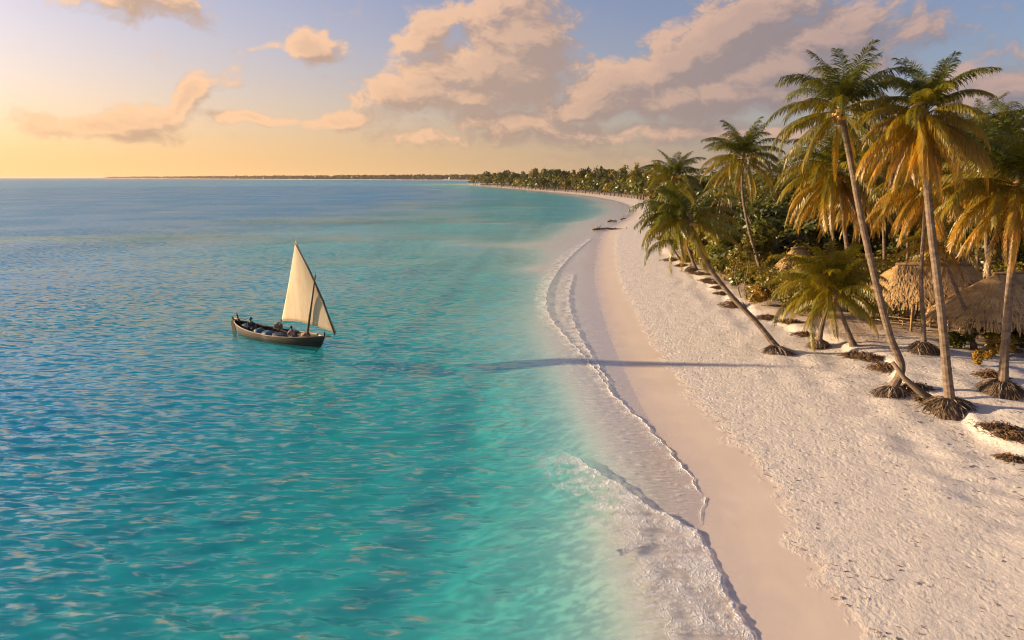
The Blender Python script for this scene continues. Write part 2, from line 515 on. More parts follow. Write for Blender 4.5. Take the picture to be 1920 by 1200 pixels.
# ------------------------------------------------------------------ sheets: fine close by, coarser with distance
def rows_cols(az0, az1, daz, ystep, ylast=1330):
    ys = [333.36, 333.5, 333.8, 334.2, 334.8, 335.5, 336.3, 337.2, 338.2, 339.4, 340.8, 342.4, 344.2, 346.2, 348.4, 350.8, 353.4]
    y = 356.0
    while y < ylast:
        ys.append(y); y += ystep
    dist = np.array([P(960, v).y for v in ys])
    dist = np.concatenate([dist, [dist[-1] * .6, .5]])
    az = np.arange(R(az0), R(az1) + 1e-6, R(daz))
    return dist, az
def polar(dist, az):
    t = np.tan(np.clip(az, R(-75), R(75)))
    X = dist[:, None] * t[None, :]
    Y = np.repeat(dist[:, None], len(az), 1)
    return X, Y

VEG_PX = [(1960, 700), (1900, 668), (1800, 640), (1700, 640), (1640, 660), (1560, 640), (1450, 600), (1380, 560), (1310, 520), (1265, 490), (1235, 455), (1222, 425), (1212, 400), (1205, 378),
          (1190, 371), (1120, 362.5), (1060, 358.3), (1000, 354.0), (940, 349.6), (886, 345.8)]
VEG = np.array([(p.x, p.y) for p in [P(x, y, 1.0) for x, y in VEG_PX]])
VPOLY = np.vstack([[(40, 5)], VEG, [(-40, 1300), (300, 1560), (4000, 2500), (9000, 2400), (9000, 5)]])
def veg_dist(X, Y):
    x, y = X.reshape(-1), Y.reshape(-1)
    best = np.full(x.shape, 1e18)
    pl = np.vstack([[(40, 5)], VEG])
    for i in range(len(pl) - 1):
        ax, ay = pl[i]; bx, by = pl[i + 1]
        dx, dy = bx - ax, by - ay
        t = np.clip(((x - ax) * dx + (y - ay) * dy) / (dx * dx + dy * dy + 1e-12), 0, 1)
        np.minimum(best, (x - ax - t * dx) ** 2 + (y - ay - t * dy) ** 2, out=best)
    ins = np.zeros(x.shape, bool)
    n = len(VPOLY)
    for i in range(n):
        x0, y0 = VPOLY[i]; x1, y1 = VPOLY[(i + 1) % n]
        c = ((y0 > y) != (y1 > y))
        ins ^= c & (x < (x1 - x0) * (y - y0) / ((y1 - y0) if abs(y1 - y0) > 1e-12 else 1e-12) + x0)
    return (np.sqrt(best) * np.where(ins, 1, -1)).reshape(X.shape)

dist, az = rows_cols(-66, 66, .26, 4.0)
X, Y = polar(dist, az)
S = shore_dist(X, Y)
Z = land_height(X, Y, S)
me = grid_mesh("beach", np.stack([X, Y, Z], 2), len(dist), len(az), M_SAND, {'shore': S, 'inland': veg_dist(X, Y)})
beach = tag(link_mesh("beach_ground", me), kind='structure')

dist, az = rows_cols(-66, 50, .17, 2.6)
X, Y = polar(dist, az)
S = shore_dist(X, Y)
DEP = np.maximum(-land_height(X, Y, S), 0)
dr = np.gradient(dist)
cell = np.maximum(np.abs(dr), dist * R(.17))[:, None]
W = np.zeros_like(X)
wr = np.random.default_rng(21)
for i in range(46):
    L = math.exp(wr.uniform(math.log(.30), math.log(1.5)))
    a = R(262) + wr.normal(0, .24)                    # a light breeze sets the ripples towards the viewer and the beach
    k = 2 * math.pi / L
    amp = .0066 * L
    ph = (X * math.cos(a) + Y * math.sin(a)) * k + wr.uniform(0, 6.28)
    ph = ph + .9 * np.sin((X * math.cos(a + 1.2) + Y * math.sin(a + 1.2)) * 2 * math.pi / (L * 5.3) + i)
    W += amp * np.sin(ph) * (1 - ss(.28, .55, cell / L))
W *= ss(.12, 1.5, DEP) * .85
me = grid_mesh("sea", np.stack([X, Y, W], 2), len(dist), len(az), M_WATER, {'depth': DEP})
sea = tag(link_mesh("sea_water", me), kind='structure')

# ================================================================== materials of plants, wood, thatch
def leaf_material(name, trans=.38, mixc=None):
    m, N = new_mat(name)
    out = N.n('ShaderNodeOutputMaterial')
    oi = N.n('ShaderNodeObjectInfo')
    pos = N.n('ShaderNodeTexCoord').outputs['Object']
    col = oi.outputs['Color']
    n3 = N.n('ShaderNodeTexNoise', inp={'Vector': pos, 'Scale': 1.3, 'Detail': 2.0}).outputs[0]
    col = N.mix(N.step(n3, .42, .66), col, N.mix(1.0, col, (1.5, 1.25, .8), 'MULTIPLY'))
    df = N.n('ShaderNodeBsdfDiffuse', inp={0: col})
    tl = N.n('ShaderNodeBsdfTranslucent', inp={0: N.mix(1.0, col, (1.35, 1.15, .55), 'MULTIPLY')})
    mx = N.n('ShaderNodeMixShader', inp={0: trans, 1: df.outputs[0], 2: tl.outputs[0]})
    gl = N.n('ShaderNodeBsdfGlossy', inp={0: (1, 1, 1, 1), 'Roughness': .38})
    m2 = N.n('ShaderNodeMixShader', inp={0: .03, 1: mx.outputs[0], 2: gl.outputs[0]})
    N.t.links.new(m2.outputs[0], out.inputs[0])
    return m
def plain_material(name, c1, c2, scale=3.0, rough=.85, bump=0.0, bscale=20.0, stretch=(1, 1, 1), bdist=.02):
    m, N = new_mat(name)
    out = N.n('ShaderNodeOutputMaterial')
    bs = N.n('ShaderNodeBsdfPrincipled', inp={'Roughness': rough})
    pos = N.n('ShaderNodeTexCoord').outputs['Object']
    if stretch != (1, 1, 1): pos = N.vmath('MULTIPLY', pos, stretch)
    nz = N.n('ShaderNodeTexNoise', inp={'Vector': pos, 'Scale': scale, 'Detail': 5.0, 'Roughness': .62}).outputs[0]
    N.t.links.new(N.mix(N.step(nz, .32, .68), c1, c2), bs.inputs['Base Color'])
    if bump:
        nb = N.n('ShaderNodeTexNoise', inp={'Vector': pos, 'Scale': bscale, 'Detail': 3.0}).outputs[0]
        bp = N.n('ShaderNodeBump', inp={'Height': nb, 'Distance': bdist, 'Strength': bump})
        N.t.links.new(bp.outputs[0], bs.inputs['Normal'])
    N.t.links.new(bs.outputs[0], out.inputs[0])
    return m
M_FROND = leaf_material("palm_frond", .40)
M_LEAF = leaf_material("broad_leaf", .30)
M_TRUNK = plain_material("palm_bark", (.105, .070, .045), (.22, .155, .105), 2.2, .9, .5, 14, (1, 1, 2.2))
M_BARK = plain_material("bark", (.11, .075, .045), (.24, .17, .11), 2.0, .9, .5, 12, (1, 1, .4))
M_ROOT = plain_material("palm_root", (.055, .035, .020), (.17, .11, .065), 5.0, .95)
M_ROOTSAND = plain_material("root_sand", (.20, .14, .09), (.46, .37, .29), 3.5, .95, .6, 9)
M_NUT = plain_material("coconut_husk", (.36, .20, .045), (.55, .30, .06), 4.0, .6)
M_HUSK = plain_material("palm_fibre", (.20, .11, .045), (.36, .21, .09), 6.0, .9)

# ------------------------------------------------------------------ palm fronds: an arched midrib with two rows of hanging leaflets
def frond_mesh(elev, sag, hang, seed, n=64, w=.056, lmax=1.0, L=1.0):
    r = random.Random(seed)
    mb = MB()
    SEG = 14
    p = Vector((0, 0, 0)); pts = [p.copy()]; tans = []
    for i in range(SEG):
        t = (i + .5) / SEG
        a = elev - sag * t ** 1.35
        d = Vector((math.cos(a), 0, math.sin(a)))
        tans.append(d)
        p = p + d * (L / SEG)
        p.y += .012 * L * math.sin(t * 3 + seed)
        pts.append(p.copy())
    tans.append(tans[-1])
    mb.tube(pts[::2], [.032 * (1 - .85 * i / 7) for i in range(8)], 3, False)
    def at(t):
        x = t * SEG; i = min(int(x), SEG - 1); u = x - i
        return pts[i].lerp(pts[i + 1], u), tans[i].lerp(tans[i + 1], u).normalized()
    for side in (-1, 1):
        for k in range(n):
            t = .14 + .86 * (k + r.uniform(-.3, .3)) / (n - 1)
            t = min(max(t, .12), 1.0)
            q, tg = at(t)
            ln = lmax * (.42 + .58 * math.sin(math.pi * min(1, (t + .08) * .88) ** .85)) * r.uniform(.66, 1.12)
            if r.random() < .06: ln *= .5
            up = Vector((0, 1, 0)).cross(tg).normalized() * -1
            if up.z < 0: up = -up
            fw = .45 + .75 * t
            hang_ = hang; hang = max(0, hang + r.uniform(-.16, .22)); lift = .30 * (1 - hang)
            d1 = (Vector((0, side, 0)) + tg * fw + up * lift + Vector((r.uniform(-.12, .12), r.uniform(-.1, .1), r.uniform(-.10, .06)))).normalized()
            d1 = (d1 + Vector((0, 0, -hang * .8))).normalized()
            d2 = (d1 * (1 - .55 * hang) + Vector((0, 0, -.35 - 1.1 * hang)) * 1.0 + tg * .1).normalized()
            d3 = (d2 + Vector((0, 0, -.5 - hang))).normalized()
            m1 = q + d1 * ln * .45
            m2 = m1 + d2 * ln * .35
            e = m2 + d3 * ln * .20
            wv = tg * (w * .5)
            wv2 = wv * .8 + Vector((0, 0, r.uniform(-.3, .3) * w * .5))
            hang = hang_
            mb.add([q - wv * .6, q + wv * .6, m1 + wv, m1 - wv, m2 + wv2 * .75, m2 - wv2 * .75, e], [(0, 1, 2, 3), (3, 2, 4, 5), (5, 4, 6)])
    return mb.mesh("frond", M_FROND)

# (launch angle, sag, hang) from the young spear to dead fronds lying along the trunk
FROND_KINDS = [(80, 48, .14), (64, 82, .28), (48, 84, .38), (28, 92, .55), (8, 84, .72), (-16, 66, .88), (-42, 40, 1.0), (-64, 22, 1.05)]
FRONDS = [[frond_mesh(R(e), R(s), h, 100 * i + j, L=4.1) for j in range(3)] for i, (e, s, h) in enumerate(FROND_KINDS)]
FRONDS_FAR = [[frond_mesh(R(e), R(s), h, 7000 + 100 * i + j, n=24, w=.10, L=4.1) for j in range(2)] for i, (e, s, h) in enumerate(FROND_KINDS)]

def spline_at(pts, n):
    cm = catmull(pts, 8)
    seg = [0.0]
    for a, b in zip(cm, cm[1:]): seg.append(seg[-1] + (b - a).length)
    out = []
    for i in range(n + 1):
        s = seg[-1] * i / n
        k = 0
        while k < len(seg) - 2 and seg[k + 1] < s: k += 1
        u = (s - seg[k]) / max(seg[k + 1] - seg[k], 1e-9)
        out.append(cm[k].lerp(cm[k + 1], u))
    return out, seg[-1]

def palm_trunk(pts, r0, r1, flare, parent, seed=0, sides=10):
    r = random.Random(seed)
    _, ln = spline_at(pts, 4)
    n = max(10, int(ln / .17))
    path, ln = spline_at(pts, n)
    rads = []
    for i in range(n + 1):
        t = i / n
        rr = r0 + (r1 - r0) * t ** .7 + flare * math.exp(-t * ln / .55)
        rr *= 1 + (.035 if i % 2 else -.02) + r.uniform(-.02, .02)
        rads.append(rr)
    mb = MB(); mb.tube(path, rads, sides, True)
    return mb.build('trunk', M_TRUNK, parent, smooth=False)

def root_mound(parent, rad, height, seed, lean=(0, 0), sandy=.35):
    """the spreading fan of roots that the sea has laid bare"""
    r = random.Random(seed)
    core = MB()
    n = 16
    ring = [(1.02, -.15), (.92, .18), (.74, .46), (.50, .74), (.24, .98)]
    for fr, fz in ring:
        for j in range(n):
            a = 2 * math.pi * j / n
            q = rad * fr * (1 + .14 * math.sin(3 * a + seed) + r.uniform(-.05, .05)) * .92
            core.v.append((math.cos(a) * q + lean[0] * fz, math.sin(a) * q + lean[1] * fz, fz * height))
    for k in range(len(ring) - 1):
        for j in range(n):
            core.f.append((k * n + j, k * n + (j + 1) % n, (k + 1) * n + (j + 1) % n, (k + 1) * n + j))
    core.f.append(tuple((len(ring) - 1) * n + j for j in range(n)))
    core.build('root_core', M_ROOT, parent, smooth=True)
    mb, mbs = MB(), MB()
    for i in range(int(330 * rad)):
        a = r.uniform(0, 2 * math.pi)
        q = rad * r.uniform(.55, 1.18) * (1 + .20 * math.sin(3 * a + seed))
        h0 = height * r.uniform(.40, 1.0)
        pts = []
        wob = r.uniform(-.55, .55)
        for k in range(5):
            t = k / 4
            rr = rad * .20 + (q - rad * .20) * t ** .85
            aa = a + wob * t
            zz = h0 * (1 - t ** 1.8) + .03
            if k == 4: zz = -.03
            rr += r.uniform(-.05, .05); aa += r.uniform(-.06, .06)
            pts.append((math.cos(aa) * rr + lean[0] * zz / height, math.sin(aa) * rr + lean[1] * zz / height, zz))
        w = r.uniform(.008, .026)
        (mbs if r.random() < sandy else mb).tube(pts, [w * 1.2, w, w, w * .8, w * .4], 3, False)
    o = mb.build('root_strands', M_ROOT, parent); o['kind'] = 'stuff'
    if mbs.v:
        o = mbs.build('bleached_roots', M_ROOTSAND, parent); o['kind'] = 'stuff'

NUT = None
def nut_mesh():
    global NUT
    if NUT is None:
        bm = bmesh.new()
        bmesh.ops.create_icosphere(bm, subdivisions=2, radius=.13)
        for v in bm.verts: v.co.z *= 1.25
        NUT = bpy.data.meshes.new('coconut'); bm.to_mesh(NUT); bm.free()
        NUT.materials.append(M_NUT)
        NUT.polygons.foreach_set('use_smooth', [True] * len(NUT.polygons))
    return NUT

GREEN, OLIVE, GOLD, DEAD = (.068, .086, .010), (.170, .145, .008), (.31, .182, .008), (.20, .110, .020)
def lerp3(a, b, t): return tuple(x + (y - x) * t for x, y in zip(a, b))
def palm_crown(parent, heart, counts, size, seed, gold=.5, nuts=6, far=False, bias=None, top=1.0, axis=None, flat=None):
    """counts: how many fronds of each kind; bias: (angle, share) leaves more of them to one side"""
    r = random.Random(seed)
    lib = FRONDS_FAR if far else FRONDS
    k = r.uniform(0, 6.28)
    tot = sum(counts)
    tiltm = Matrix.Identity(3)
    if axis is not None:
        tiltm = Vector((0, 0, 1)).rotation_difference(Vector(axis).normalized()).to_matrix()
    for kind, c in enumerate(counts):
        for j in range(c):
            k += 2.39996 + r.uniform(-.25, .25)
            a = k
            if bias and r.random() < bias[1]:
                a = bias[0] + r.gauss(0, .7)
            o = link_mesh('frond', r.choice(lib[kind]), parent)
            m = tiltm @ Matrix.Rotation(a, 3, 'Z') @ Matrix.Rotation(r.uniform(-.10, .10), 3, 'Y') @ Matrix.Rotation(r.uniform(-.25, .25), 3, 'X')
            o.rotation_euler = m.to_euler()
            s = size * r.uniform(.86, 1.12) * (.82 if kind == 0 else 1.0) * (.9 if kind >= 6 else 1.0) * (top if kind < 5 else 1.0)
            o.scale = (s, s * r.uniform(.85, 1.1), s)
            o.location = Vector(heart) + tiltm @ Vector((math.cos(a) * .10, math.sin(a) * .10, .25 - .10 * kind)) * size
            t = min(1, max(0, (kind - 1) / 6 * (.4 + gold) + r.uniform(-.18, .18) + (gold - .5) * .5))
            c_ = lerp3(GREEN, OLIVE, t * 2) if t < .5 else lerp3(OLIVE, GOLD, t * 2 - 1)
            if kind >= 6 and r.random() < .5: c_ = lerp3(c_, DEAD, .8)
            if flat: c_ = lerp3(OLIVE, flat, r.random())
            v = r.uniform(.8, 1.2)
            o.color = (c_[0] * v, c_[1] * v, c_[2] * v, 1)
    if nuts:
        for j in range(nuts):
            a = k + j * 2.4
            link_mesh('coconut', nut_mesh(), parent, loc=Vector(heart) + Vector((math.cos(a) * .30, math.sin(a) * .30, -.30 - .16 * (j % 3))) * size, rot=(r.uniform(-.5, .5), r.uniform(-.5, .5), 0), scale=(size,) * 3)
    mb = MB()
    h = Vector(heart)
    mb.tube([h + Vector((0, 0, -.85)) * size, h + Vector((0, 0, -.45)) * size, h + Vector((0, 0, 0)) * size, h + Vector((0, 0, .55)) * size], [.15 * size, .24 * size, .22 * size, .07 * size], 9)
    mb.build('crown_shaft', M_HUSK, parent, smooth=True)

def palm(label, trunk_px, Y, counts, size=1.0, r0=.19, r1=.12, flare=.16, seed=1, gold=.5, nuts=6, mound=None, group='coconut palms on the beach', depth=None, far=False, bias=None, base=None, axis=None, top=1.0, flat=None):
    """trunk_px runs from the foot to the heart of the crown in pixels of the photograph, standing at distance Y (depth: extra metres per point)"""
    if base is None:
        foot = G(*trunk_px[0]); Y = foot.y
    else:
        foot = Vector(base); Y = foot.y
    if mound: foot.z -= .10
    o = empty('coconut_palm', foot)
    tag(o, label, 'palm', group)
    n = len(trunk_px)
    pts = [Vector((0, 0, -.15 if not mound else .1))]
    for i, (x, y) in enumerate(trunk_px[1:], 1):
        pts.append(D(x, y, Y + (depth[i] if depth else 0)) - foot)
    palm_trunk(pts, r0, r1, flare, o, seed)
    palm_crown(o, pts[-1], counts, size, seed, gold, nuts, far, bias, top, axis, flat)
    if mound:
        root_mound(o, mound[0], mound[1], seed, lean=((pts[1].x / max(pts[1].z, .5)) * mound[1] * .8, 0), sandy=mound[2] if len(mound) > 2 else .35)
    return o

# ------------------------------------------------------------------ the palms that stand out in the photograph
palm('tallest coconut palm with long curved trunk and open feathery crown, left of the pair', [(1666, 740), (1690, 690), (1668, 628), (1640, 520), (1615, 410), (1598, 320), (1576, 205)], 0,
     [5, 6, 7, 8, 6, 4, 3, 1], .86, r0=.21, r1=.13, seed=3, gold=.40, nuts=9, mound=(.9, .62, .5))
palm('tall palm with shaggy golden skirt of drooping fronds, foremost on a root mound', [(1783, 772), (1776, 700), (1762, 560), (1745, 420), (1737, 320), (1733, 212)], 0,
     [6, 8, 9, 10, 12, 15, 15, 8], .92, r0=.22, r1=.15, seed=8, gold=.66, nuts=8, top=.80, mound=(1.2, .82, .2))
palm('broad golden coconut palm cut off by the right edge with wide root mound', [(1880, 738), (1884, 660), (1893, 540), (1903, 440), (1908, 345)], 0,
     [5, 7, 8, 9, 12, 13, 10, 4], 1.0, r0=.21, r1=.15, seed=14, gold=.68, nuts=7, mound=(1.15, .78, .15))
slant = palm('slanting coconut palm leaning far out over the beach from a pale root fan', [(1464, 662), (1420, 606), (1372, 556), (1336, 510), (1308, 462), (1292, 412)], 0,
     [4, 6, 8, 7, 5, 4, 2, 0], .98, r0=.20, r1=.14, seed=23, gold=.36, nuts=5, mound=(1.05, .60, .6), depth=[0, .8, 1.6, 2.4, 3.0, 3.4], bias=(math.pi, .35), axis=(-.35, 0, 1))
hang_px = D(1258, 462, slant.location.y + 3.0) - slant.location
fr_ = link_mesh('frond', FRONDS[3][1], slant, loc=hang_px + Vector((.4, .1, .35)), rot=(.1, .30, math.pi + .25), scale=(.78, .8, .85))
fr_.color = (.10, .12, .012, 1)
palm('upright green coconut palm with round crown above the hedge, behind the slanting palm', [(1436, 552), (1424, 500), (1404, 430), (1392, 360), (1393, 296)], 0,
     [5, 7, 8, 8, 8, 6, 4, 1], 1.0, r0=.17, r1=.12, seed=31, gold=.42, nuts=6)
palm('stubby green coconut palm peeping over the slanting palm, nearest the far beach', [(1306, 506), (1285, 450), (1268, 390), (1262, 335)], 0,
     [5, 7, 8, 7, 5, 3, 1, 0], 1.02, r0=.17, r1=.12, seed=37, gold=.3, nuts=3)
palm('low bushy young coconut palm on short trunk with bleached roots', [(1533, 650), (1540, 615), (1549, 580), (1556, 545)], 0,
     [9, 11, 11, 10, 8, 4, 0, 0], 1.04, r0=.17, r1=.13, flat=(.26, .24, .014), seed=41, gold=.6, nuts=0, mound=(.80, .60, .5))
palm('short leaning young palm right behind the low bushy palm', [(1602, 648), (1588, 615), (1572, 575), (1566, 552)], 0,
     [3, 4, 5, 5, 4, 2, 0, 0], .80, r0=.15, r1=.11, flat=(.26, .24, .014), seed=43, gold=.6, nuts=0)
palm('golden coconut palm with full hanging crown just behind the tallest palm', [(1602, 590), (1592, 500), (1580, 400), (1574, 318)], 0,
     [5, 7, 8, 9, 12, 13, 10, 4], 1.3, r0=.18, r1=.13, seed=47, gold=.60, nuts=6)
palm('slim coconut palm on dark root mound between the two tallest trunks', [(1732, 660), (1731, 600), (1727, 520), (1733, 420), (1738, 345)], 0,
     [3, 5, 6, 7, 7, 8, 6, 2], .95, r0=.14, r1=.10, seed=53, gold=.78, nuts=4, mound=(.95, .75, .1))
palm('golden coconut palm with bare trunk rising behind the thatched roof', [(1862, 640), (1858, 560), (1850, 470), (1846, 380), (1838, 318)], 0,
     [4, 5, 6, 7, 7, 7, 5, 1], 1.02, r0=.15, r1=.11, seed=59, gold=.82, nuts=4)
palm('crooked thin palm leaning against the front of the thatched roof', [(1828, 655), (1812, 590), (1792, 540), (1772, 485), (1766, 452)], 0,
     [2, 3, 4, 5, 5, 5, 3, 1], .72, r0=.12, r1=.09, seed=61, gold=.75, nuts=0)
palm('small leaning palm with white trunk at the edge of the far beach', [(1276, 487), (1262, 465), (1250, 446), (1244, 430)], 0,
     [2, 4, 5, 5, 3, 2, 0, 0], .70, r0=.13, r1=.09, seed=67, gold=.3, nuts=0)

# ================================================================== broad-leaved trees and bushes
def crown_mesh(seed, lobes, leaves, leaf, flat=.8):
    """leaf blades spread through an uneven cluster of lobes, unit radius about 1"""
    r = random.Random(seed)
    L = []
    for i in range(lobes):
        a = r.uniform(0, 6.28); d = r.uniform(.15, .72); z = r.uniform(-.35, .55)
        L.append((Vector((math.cos(a) * d, math.sin(a) * d, z)), r.uniform(.26, .46)))
    mb = MB()
    for i in range(leaves):
        c, q = r.choice(L)
        d = Vector((r.gauss(0, 1), r.gauss(0, 1), r.gauss(0, 1))).normalized()
        p = c + d * q * (r.uniform(.55, 1.0) if r.random() < .8 else r.uniform(1.0, 1.18))
        p.z *= flat
        t = Vector((r.gauss(0, 1), r.gauss(0, 1), r.gauss(-.35, .7))).normalized()
        nn = (d + Vector((r.gauss(0, .5), r.gauss(0, .5), r.gauss(.4, .4)))).normalized()
        t = (t - nn * t.dot(nn)).normalized()
        w = nn.cross(t)
        s = leaf * r.uniform(.6, 1.25)
        b = p + t * s * 1.1
        mb.add([p - t * s * .9, p + w * s * .45, b, p - w * s * .45], [(0, 1, 2, 3)])
    return mb.mesh("crown", M_LEAF)
CROWNS = [crown_mesh(300 + i, 11, 3000, .095) for i in range(5)]
BUSHES = [crown_mesh(400 + i, 8, 1300, .14, .75) for i in range(4)]
CROWNS_FAR = [crown_mesh(500 + i, 9, 520, .17) for i in range(5)]
CROWNS_TALL = [crown_mesh(540 + i, 9, 420, .19, 1.0) for i in range(3)]

def stem_mesh(seed):
    r = random.Random(seed)
    mb = MB()
    top = Vector((r.uniform(-.12, .12), r.uniform(-.12, .12), .62))
    mb.tube([(0, 0, -.06), (.01, 0, .2), top * .6, top], [.045, .032, .026, .018], 7)
    for j in range(4):
        a = j * 1.6 + r.uniform(-.3, .3)
        e = top + Vector((math.cos(a) * .3, math.sin(a) * .3, r.uniform(.15, .35)))
        mb.tube([top * .75, top * .8 + (e - top * .8) * .5 + Vector((0, 0, .03)), e], [.02, .014, .006], 5)
    return mb.mesh("trunk", M_BARK, True)
STEMS = [stem_mesh(i) for i in range(3)]

def leafy(name, label, cat, group, loc, h, w, lib, seed, color, crown_from=.3, stem=True):
    r = random.Random(seed)
    o = empty(name, loc)
    tag(o, label, cat, group)
    if stem:
        link_mesh('trunk', STEMS[seed % 3], o, rot=(0, 0, r.uniform(0, 6)), scale=(h * .9, h * .9, h))
    zc = h * (crown_from + (1 - crown_from) * .5)
    hz = h * (1 - crown_from) * .5 / .78
    c = link_mesh('crown' if stem else 'foliage', lib[seed % len(lib)], o, loc=(0, 0, zc), rot=(0, 0, r.uniform(0, 6.28)), scale=(w * .5 / .88, w * .5 / .88, hz))
    v = r.uniform(.8, 1.2)
    c.color = (color[0] * v, color[1] * v, color[2] * v, 1)
    return o

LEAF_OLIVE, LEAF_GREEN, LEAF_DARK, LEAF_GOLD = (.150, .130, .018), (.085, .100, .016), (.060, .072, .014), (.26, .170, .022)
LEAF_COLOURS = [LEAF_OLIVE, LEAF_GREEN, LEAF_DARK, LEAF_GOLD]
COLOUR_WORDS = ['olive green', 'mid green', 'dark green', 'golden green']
# foot px, height m, width m, colour, what it stands by
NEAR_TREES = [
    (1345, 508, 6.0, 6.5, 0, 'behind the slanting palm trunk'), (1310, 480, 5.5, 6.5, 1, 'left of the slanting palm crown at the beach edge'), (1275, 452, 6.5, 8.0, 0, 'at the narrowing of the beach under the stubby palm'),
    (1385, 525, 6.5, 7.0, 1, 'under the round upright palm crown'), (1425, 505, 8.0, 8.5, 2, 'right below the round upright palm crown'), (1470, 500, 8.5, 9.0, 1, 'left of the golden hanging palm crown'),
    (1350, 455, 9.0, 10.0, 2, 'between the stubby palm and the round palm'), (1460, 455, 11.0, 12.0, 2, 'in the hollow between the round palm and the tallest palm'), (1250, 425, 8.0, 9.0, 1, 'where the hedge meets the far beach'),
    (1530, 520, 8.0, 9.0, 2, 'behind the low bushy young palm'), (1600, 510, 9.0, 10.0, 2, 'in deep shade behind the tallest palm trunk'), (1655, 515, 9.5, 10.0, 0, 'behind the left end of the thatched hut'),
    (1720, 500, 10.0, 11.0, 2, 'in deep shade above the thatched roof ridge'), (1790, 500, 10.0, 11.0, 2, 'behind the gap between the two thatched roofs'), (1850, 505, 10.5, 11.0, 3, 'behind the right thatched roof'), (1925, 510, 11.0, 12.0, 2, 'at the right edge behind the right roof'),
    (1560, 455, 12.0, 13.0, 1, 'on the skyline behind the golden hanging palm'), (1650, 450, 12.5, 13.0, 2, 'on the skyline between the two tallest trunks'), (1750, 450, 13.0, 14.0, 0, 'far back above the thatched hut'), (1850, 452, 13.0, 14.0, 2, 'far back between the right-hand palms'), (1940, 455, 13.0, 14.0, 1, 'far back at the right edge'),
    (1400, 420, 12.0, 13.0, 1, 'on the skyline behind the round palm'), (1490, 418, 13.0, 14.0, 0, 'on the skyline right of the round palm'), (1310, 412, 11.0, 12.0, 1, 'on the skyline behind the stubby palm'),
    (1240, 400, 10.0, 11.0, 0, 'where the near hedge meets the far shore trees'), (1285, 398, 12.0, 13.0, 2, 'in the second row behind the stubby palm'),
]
for i, (x, y, h, w, c, where) in enumerate(NEAR_TREES):
    g = P(x, y, 1.0); g.z = ground_z(g.x, g.y)
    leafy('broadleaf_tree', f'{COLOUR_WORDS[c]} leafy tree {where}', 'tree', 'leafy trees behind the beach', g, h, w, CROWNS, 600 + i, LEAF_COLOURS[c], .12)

BUSH_SPOTS = [
    (1268, 470, 2.0, 3.2, 1, 'beside the small white-trunked palm'), (1300, 495, 2.2, 3.4, 0, 'at the crest of the sand step left of the slanting trunk'), (1330, 512, 2.0, 3.0, 1, 'under the hanging fronds of the slanting palm'),
    (1362, 530, 2.4, 3.2, 0, 'right beside the middle of the slanting trunk'), (1395, 548, 2.2, 2.6, 1, 'by the bare crooked saplings'), (1430, 572, 1.9, 2.8, 3, 'at the foot of the round upright palm'),
    (1462, 575, 2.4, 3.0, 0, 'left of the low bushy palm'), (1490, 560, 2.6, 3.4, 1, 'under the small brown hut roof'), (1515, 590, 2.0, 3.0, 0, 'behind the low bushy palm crown'), (1615, 585, 2.6, 3.2, 2, 'between the low bushy palm and the thatched hut'),
    (1640, 560, 3.0, 3.6, 0, 'at the left eave of the thatched hut'), (1800, 652, 1.1, 1.8, 1, 'in front of the hut railing left of the crooked thin palm'), (1830, 640, 1.4, 2.0, 0, 'under the eave of the right hut'), (1868, 668, 1.6, 1.9, 3, 'just left of the right-hand trunk'),
    (1905, 660, 1.7, 2.2, 1, 'at the right edge behind the right-hand trunk'), (1842, 690, 1.0, 1.0, 3, 'low on the sand between the two root mounds'), (1770, 648, .9, 1.3, 0, 'low beside the foremost palm trunk'), (1228, 432, 2.4, 4.0, 1, 'at the far end of the near hedge'), (1248, 452, 2.2, 3.6, 0, 'above the debris spit'),
]
for i, (x, y, h, w, c, where) in enumerate(BUSH_SPOTS):
    g = P(x, y, 1.0); g.z = ground_z(g.x, g.y)
    leafy('shrub', f'{COLOUR_WORDS[c]} shrub {where}', 'shrub', 'shrubs along the top of the beach', g, h, w, BUSHES, 700 + i, LEAF_COLOURS[c], -.12, False)

# more palm crowns standing in the wood
WOOD_PALMS = [(1340, 470, 10.0, 'left of the round palm in the wood'), (1450, 470, 11.0, 'right of the round palm in the wood'), (1520, 480, 12.0, 'in the wood left of the golden hanging palm'), (1660, 500, 12.0, 'in the wood between the two tallest palms'), (1700, 480, 13.5, 'in the wood behind the foremost palm crown'),
              (1800, 500, 13.0, 'in the wood right of the foremost palm crown'), (1890, 500, 14.0, 'in the wood behind the right-edge palm'), (1950, 520, 13.0, 'in the wood at the far right edge')]
for i, (x, y, h, where) in enumerate(WOOD_PALMS):
    g = P(x, y, 1.0); g.z = ground_z(g.x, g.y)
    r = random.Random(900 + i)
    o = empty('coconut_palm', g); tag(o, f'coconut palm {where}', 'palm', 'palms standing in the wood')
    top = Vector((r.uniform(-1, 1), r.uniform(-1, 1), h))
    palm_trunk([Vector((0, 0, -.2)), Vector((top.x * .2, top.y * .2, h * .4)), top], .16, .11, .1, o, i, 8)
    palm_crown(o, top, [3, 4, 5, 5, 5, 5, 3, 1], 1.15, 900 + i, .35 + .45 * (x > 1500), 0, True)

